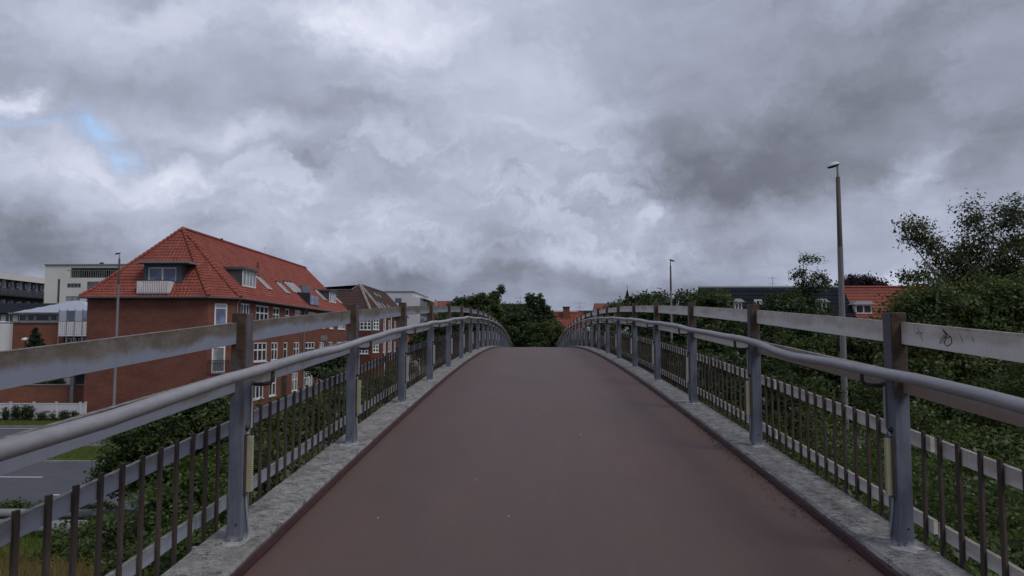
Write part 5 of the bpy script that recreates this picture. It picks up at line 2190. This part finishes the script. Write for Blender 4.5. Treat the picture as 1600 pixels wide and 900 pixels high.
tree('broadleaf_tree', 'row of bushy tree crowns below the church spire', (P(985, 520, 62).x, 62),
     [lump(960, 482, 10, 8, 62), lump(998, 473, 9, 10, 62), lump(1008, 468, 16, 10, 62), lump(1030, 472, 16, 12, 62), lump(980, 492, 26, 18, 62), lump(1010, 500, 30, 26, 62), lump(950, 505, 24, 22, 62)],
     4, .16, 'leaf_dark', 18, clump_r=.5, per_clump=20, size=.24)
tree('copper_beech', 'dark purple beech crown showing above the red tiled roof', (P(1345, 480, 76).x, 76),
     [lump(1345, 442, 26, 11, 76), lump(1325, 447, 14, 8, 76), lump(1368, 447, 16, 8, 76), lump(1345, 462, 34, 18, 76)],
     6, .2, 'leaf_purple', 19, clump_r=.5, per_clump=20, size=.26)
mass('thicket', 'dark tangled thicket filling the slope outside the right railing', 'thicket',
     [lump(1500, 790, 120, 70, 9), lump(1600, 740, 110, 90, 10), lump(1440, 720, 100, 70, 11), lump(1560, 650, 110, 60, 12.5), lump(1650, 860, 140, 90, 7.5), lump(1400, 745, 60, 50, 12.5), lump(1660, 620, 90, 90, 11)],
     'leaf_mid', 21, clump_r=.19, per_clump=24, size=.065, cov=.95)
mass('thicket', 'shadowy shrub growth behind the far half of the right railing', 'thicket',
     [lump(1250, 745, 50, 30, 14.5, dens=.6), lump(1230, 640, 60, 60, 19), lump(1160, 620, 60, 60, 23), lump(1100, 600, 50, 50, 29), lump(1040, 570, 46, 40, 36), lump(1000, 560, 36, 36, 46), lump(960, 545, 30, 30, 55)],
     'leaf_dark', 22, clump_r=.34, per_clump=22, size=.15, cov=1.0)
mass('weeds', 'fresh green weeds growing tight against the outer edge of the right kerb', 'weeds',
     [(np.array([2.55, y, kerb_top(y) - .50 + .05 * math.sin(y * 3)]), np.array([.38, .5, .28]), .9) for y in np.arange(4.3, 12, .7)] +
     [(np.array([3.6, y, kerb_top(y) - .75 + .15 * math.sin(y * 2)]), np.array([.6, .6, .5]), .8) for y in np.arange(5.5, 11, 1.1)],
     'leaf_mid', 23, clump_r=.10, per_clump=11, size=.05, cov=.5)

# --- straight ahead
tree('poplar_tree', 'dark tree with two pointed tops at the end of the bridge', (P(838, 540, 74).x, 74),
     [lump(829, 470, 7, 12, 74, dens=.9), lump(842, 474, 8, 14, 74, dens=.9), lump(826, 490, 13, 14, 74), lump(846, 492, 12, 14, 74), lump(852, 500, 14, 18, 74), lump(834, 515, 26, 26, 74), lump(853, 482, 5, 6, 74, dens=.6)],
     4.2, .17, 'leaf_dark', 31, clump_r=.24, per_clump=14, size=.2)
tree('broadleaf_tree', 'dark spreading tree left of the two-pointed one at the bridge end', (P(800, 540, 72).x, 72),
     [lump(790, 500, 30, 24, 72), lump(760, 520, 36, 28, 72), lump(800, 535, 44, 24, 72), lump(840, 538, 40, 20, 72), lump(770, 500, 22, 22, 72), lump(812, 520, 30, 30, 72), lump(778, 530, 36, 28, 72), lump(800, 498, 18, 16, 72)],
     3.6, .17, 'leaf_dark', 32, clump_r=.45, per_clump=22, size=.22)
tree('broadleaf_tree', 'low green tree covering the left corner of the red roof ahead', (P(865, 540, 70).x, 70),
     [lump(862, 520, 16, 20, 70), lump(880, 532, 18, 16, 70), lump(850, 530, 26, 22, 70), lump(870, 512, 12, 9, 70, dens=.7)],
     2.6, .14, 'leaf_mid', 33, clump_r=.45, per_clump=22, size=.22)
tree('maple_tree', 'fresh green maple with one branch leaning right above the left railing', (P(755, 540, 70).x, 70),
     [lump(752, 474, 20, 14, 70), lump(735, 478, 10, 9, 70, dens=.8), lump(768, 474, 14, 10, 70), lump(775, 461, 9, 6, 70, dens=.8), lump(783, 451, 5, 6, 70, dens=.8), lump(758, 492, 30, 20, 70), lump(720, 500, 24, 20, 70), lump(745, 512, 26, 22, 70), lump(778, 500, 16, 16, 70)],
     3.5, .13, 'leaf_mid', 34, clump_r=.25, per_clump=15, size=.19)
tree('broadleaf_tree', 'low rounded tree right of the white block', (P(725, 540, 80).x, 80),
     [lump(728, 474, 14, 8, 80), lump(712, 478, 10, 8, 80), lump(720, 490, 20, 16, 80), lump(700, 500, 18, 16, 80), lump(740, 485, 12, 10, 80)],
     4, .16, 'leaf_dark', 35, clump_r=.5, per_clump=20, size=.26)
tree('broadleaf_tree', 'tree behind the left railing below the white block', (P(680, 560, 58).x, 58),
     [lump(672, 525, 22, 20, 58), lump(695, 520, 22, 22, 58), lump(655, 545, 22, 18, 58), lump(685, 550, 36, 24, 58), lump(715, 530, 18, 24, 58)],
     3, .15, 'leaf_dark', 36, clump_r=.45, per_clump=20, size=.22)

# --- left side
tree('broadleaf_tree', 'spreading green tree between left railing and the road', (P(262, 700, 24).x, 24),
     [lump(200, 705, 42, 46, 24), lump(185, 745, 36, 30, 24, dens=.9), lump(262, 665, 56, 42, 24), lump(318, 655, 46, 40, 24), lump(345, 640, 30, 26, 24), lump(260, 720, 70, 50, 24), lump(330, 710, 60, 50, 24), lump(395, 680, 50, 45, 23)],
     1.3, .10, 'leaf_mid', 41, clump_r=.28, per_clump=23, size=.13)
tree('broadleaf_tree', 'small dark tree in front of the brick facade', (P(505, 600, 50).x, 50),
     [lump(500, 560, 18, 12, 50), lump(520, 563, 18, 12, 50), lump(484, 570, 12, 10, 50), lump(535, 556, 12, 12, 50, dens=.8), lump(510, 578, 26, 14, 50)],
     2.0, .1, 'leaf_dark', 42, clump_r=.38, per_clump=20, size=.2)
tree('flowering_shrub', 'shrub dotted with pale leaves beside the far left post', (P(530, 600, 44).x, 44),
     [lump(528, 590, 14, 12, 44), lump(545, 600, 16, 14, 44), lump(520, 610, 18, 14, 44)],
     .8, .06, 'leaf_birch', 43, clump_r=.3, per_clump=20, size=.16, cat='shrub')
mass('shrubbery', 'green shrubs on the bank seen through the left balusters', 'shrubs',
     [lump(430, 690, 46, 46, 20), lump(470, 660, 44, 40, 24), lump(510, 650, 40, 36, 28), lump(550, 630, 34, 30, 33), lump(590, 610, 30, 26, 40), lump(630, 590, 30, 24, 46), lump(420, 740, 60, 50, 15)],
     'leaf_mid', 44, clump_r=.28, per_clump=22, size=.12)
mass('shrubbery', 'lush brambles and nettles below the near left balusters', 'shrubs',
     [lump(330, 780, 60, 46, 12), lump(270, 800, 56, 40, 11.5), lump(190, 840, 60, 36, 12), lump(120, 845, 50, 26, 13, dens=.8), lump(300, 860, 80, 40, 9.5), lump(220, 880, 60, 30, 10.5), lump(350, 730, 40, 40, 14)],
     'leaf_mid', 45, clump_r=.15, per_clump=20, size=.062, cov=.85)
mass('shrubbery', 'pale green young shoots standing out of the brambles below the left balusters', 'shrubs',
     [lump(300, 745, 30, 40, 11.8, dens=.5), lump(235, 790, 30, 34, 11.2, dens=.45), lump(345, 790, 30, 40, 10.5, dens=.5), lump(170, 825, 30, 20, 12, dens=.4)],
     'leaf_bright', 49, clump_r=.12, per_clump=14, size=.07, cov=.6)
mass('shrubbery', 'dark low scrub along the near road edge on the left', 'shrubs',
     [lump(20, 793, 22, 8, 25.4, dens=.9), lump(75, 793, 26, 10, 25.4, dens=.9), lump(150, 800, 30, 14, 25.2, dens=.9)],
     'leaf_mid', 46, clump_r=.2, per_clump=18, size=.1)
# conifer by the pavilion
cy = 65.0
cb = P(56, 560, cy)
tree('conifer_tree', 'small dark conifer in front of the brick pavilion', (cb.x, cy),
     [lump(56, 517, 3.0, 5, cy), lump(56, 525, 6, 5, cy), lump(56, 532, 9, 5, cy), lump(57, 540, 11, 5, cy), lump(57, 550, 13, 7, cy), lump(57, 562, 14, 9, cy)],
     4.0, .12, 'needle', 47, clump_r=.14, per_clump=12, size=.16, width=.25, up_bias=.2)
# hedge on the wall, climbers on the fence
q0_, q1_ = P(24, 596, 62), P(93, 596, 62)
mass('hedge', 'clipped yellow-green hedge along the top of the brick garden wall', 'hedge',
     [(np.array([x, 62, zr_ + .25]), np.array([.5, .5, .42]), 1.0) for x in np.arange(q0_.x, q1_.x, .6)], 'leaf_bright', 48, clump_r=.18, per_clump=18, size=.1)
for (px, py, rx, ry, lab) in ((8, 645, 6, 9, 'thin dark climber on the white fence at the left edge'), (24, 644, 7, 12, 'upright dark climber on the white fence left of the large one'), (42, 643, 12, 11, 'large dark shrub against the white fence'), (66, 650, 8, 9, 'rounded dark shrub against the white fence near its third post'), (83, 651, 5, 7, 'small dark climber close to a white fence post'), (100, 648, 9, 8, 'broad dark climber on the last long white fence panel'), (116, 648, 5, 7, 'smallest dark climber near the end of the white fence')):
    c = P(px, 650, 55.6)
    tree('climbing_plant', lab, (c.x, 55.5), [lump(px, py, rx, ry, 55.5, .10), lump(px + 1, py + 5, rx * .8, ry * .8, 55.5, .10)], .4, .025, 'leaf_dark', int(50 + px), clump_r=.14, per_clump=7, size=.10, cov=1.0, cat='shrub', twigs=20)


# far-off town trees at the horizon, one mass
rngb = np.random.default_rng(90)
mass('wooded_skyline', 'distant wooded skyline behind the houses', 'trees',
     [(np.array([x, 260 + rngb.uniform(-20, 30), rngb.uniform(2, 7)]), np.array([rngb.uniform(6, 12), 6, rngb.uniform(5, 8.5)]), .6) for x in np.arange(-150, 190, 9)],
     'leaf_dark', 91, clump_r=1.6, per_clump=22, size=.8)


# grass blades
print('LEAVES', sum(len(m.polygons) for m in bpy.data.meshes))
def blades(name, label, pts, lm, h, seed, w=.012):
    rng = np.random.default_rng(seed)
    N = len(pts)
    a = rng.uniform(0, 2 * math.pi, N)
    hh = h * rng.uniform(.5, 1.3, N)
    ln = rng.normal(size=(N, 2)) * .28 * hh[:, None]
    v = np.empty((N, 3, 3))
    dxy = np.stack([np.cos(a), np.sin(a)], 1) * w
    v[:, 0, :2] = pts[:, :2] - dxy
    v[:, 1, :2] = pts[:, :2] + dxy
    v[:, 2, :2] = pts[:, :2] + ln
    v[:, 0, 2] = v[:, 1, 2] = pts[:, 2] - .02
    v[:, 2, 2] = pts[:, 2] + hh
    me = bpy.data.meshes.new(name)
    me.vertices.add(N * 3)
    me.vertices.foreach_set('co', v.reshape(-1).astype(np.float32))
    me.loops.add(N * 3)
    me.loops.foreach_set('vertex_index', np.arange(N * 3, dtype=np.int32))
    me.polygons.add(N)
    me.polygons.foreach_set('loop_start', np.arange(0, N * 3, 3, dtype=np.int32))
    at = me.attributes.new('tint', 'FLOAT', 'FACE')
    at.data.foreach_set('value', rng.random(N).astype(np.float32))
    me.update(calc_edges=True)
    return tag(link(name, me, M[lm], kind='stuff'), label, 'grass')


rngg = np.random.default_rng(7)


def scatter(n, x0, x1, y0, y1):
    x, y = rngg.uniform(x0, x1, n), rngg.uniform(y0, y1, n)
    return np.stack([x, y, np.array([ground_z(a, c) for a, c in zip(x, y)])], 1)


blades('grass', 'dry straw coloured grass on the bank below the left railing', scatter(52000, -15, -2.6, 8, 21), 'straw', .30, 1, .008)
blades('grass', 'rough green grass on the bank below the left railing', scatter(22000, -24, -2.6, 20, 25.5), 'blade', .30, 2, .010)
blades('grass', 'mown grass on the median strip between the two carriageways', scatter(60000, -34, 14, 36.6, 42), 'blade', .10, 3, .016)
blades('grass', 'rough green grass on the bank outside the right railing', scatter(30000, 2.3, 16, 4, 25), 'blade', .32, 4, .010)
blades('grass', 'mown grass verge in front of the white panel fence', scatter(26000, -50, -18, 51.2, 57), 'blade', .10, 5, .02)
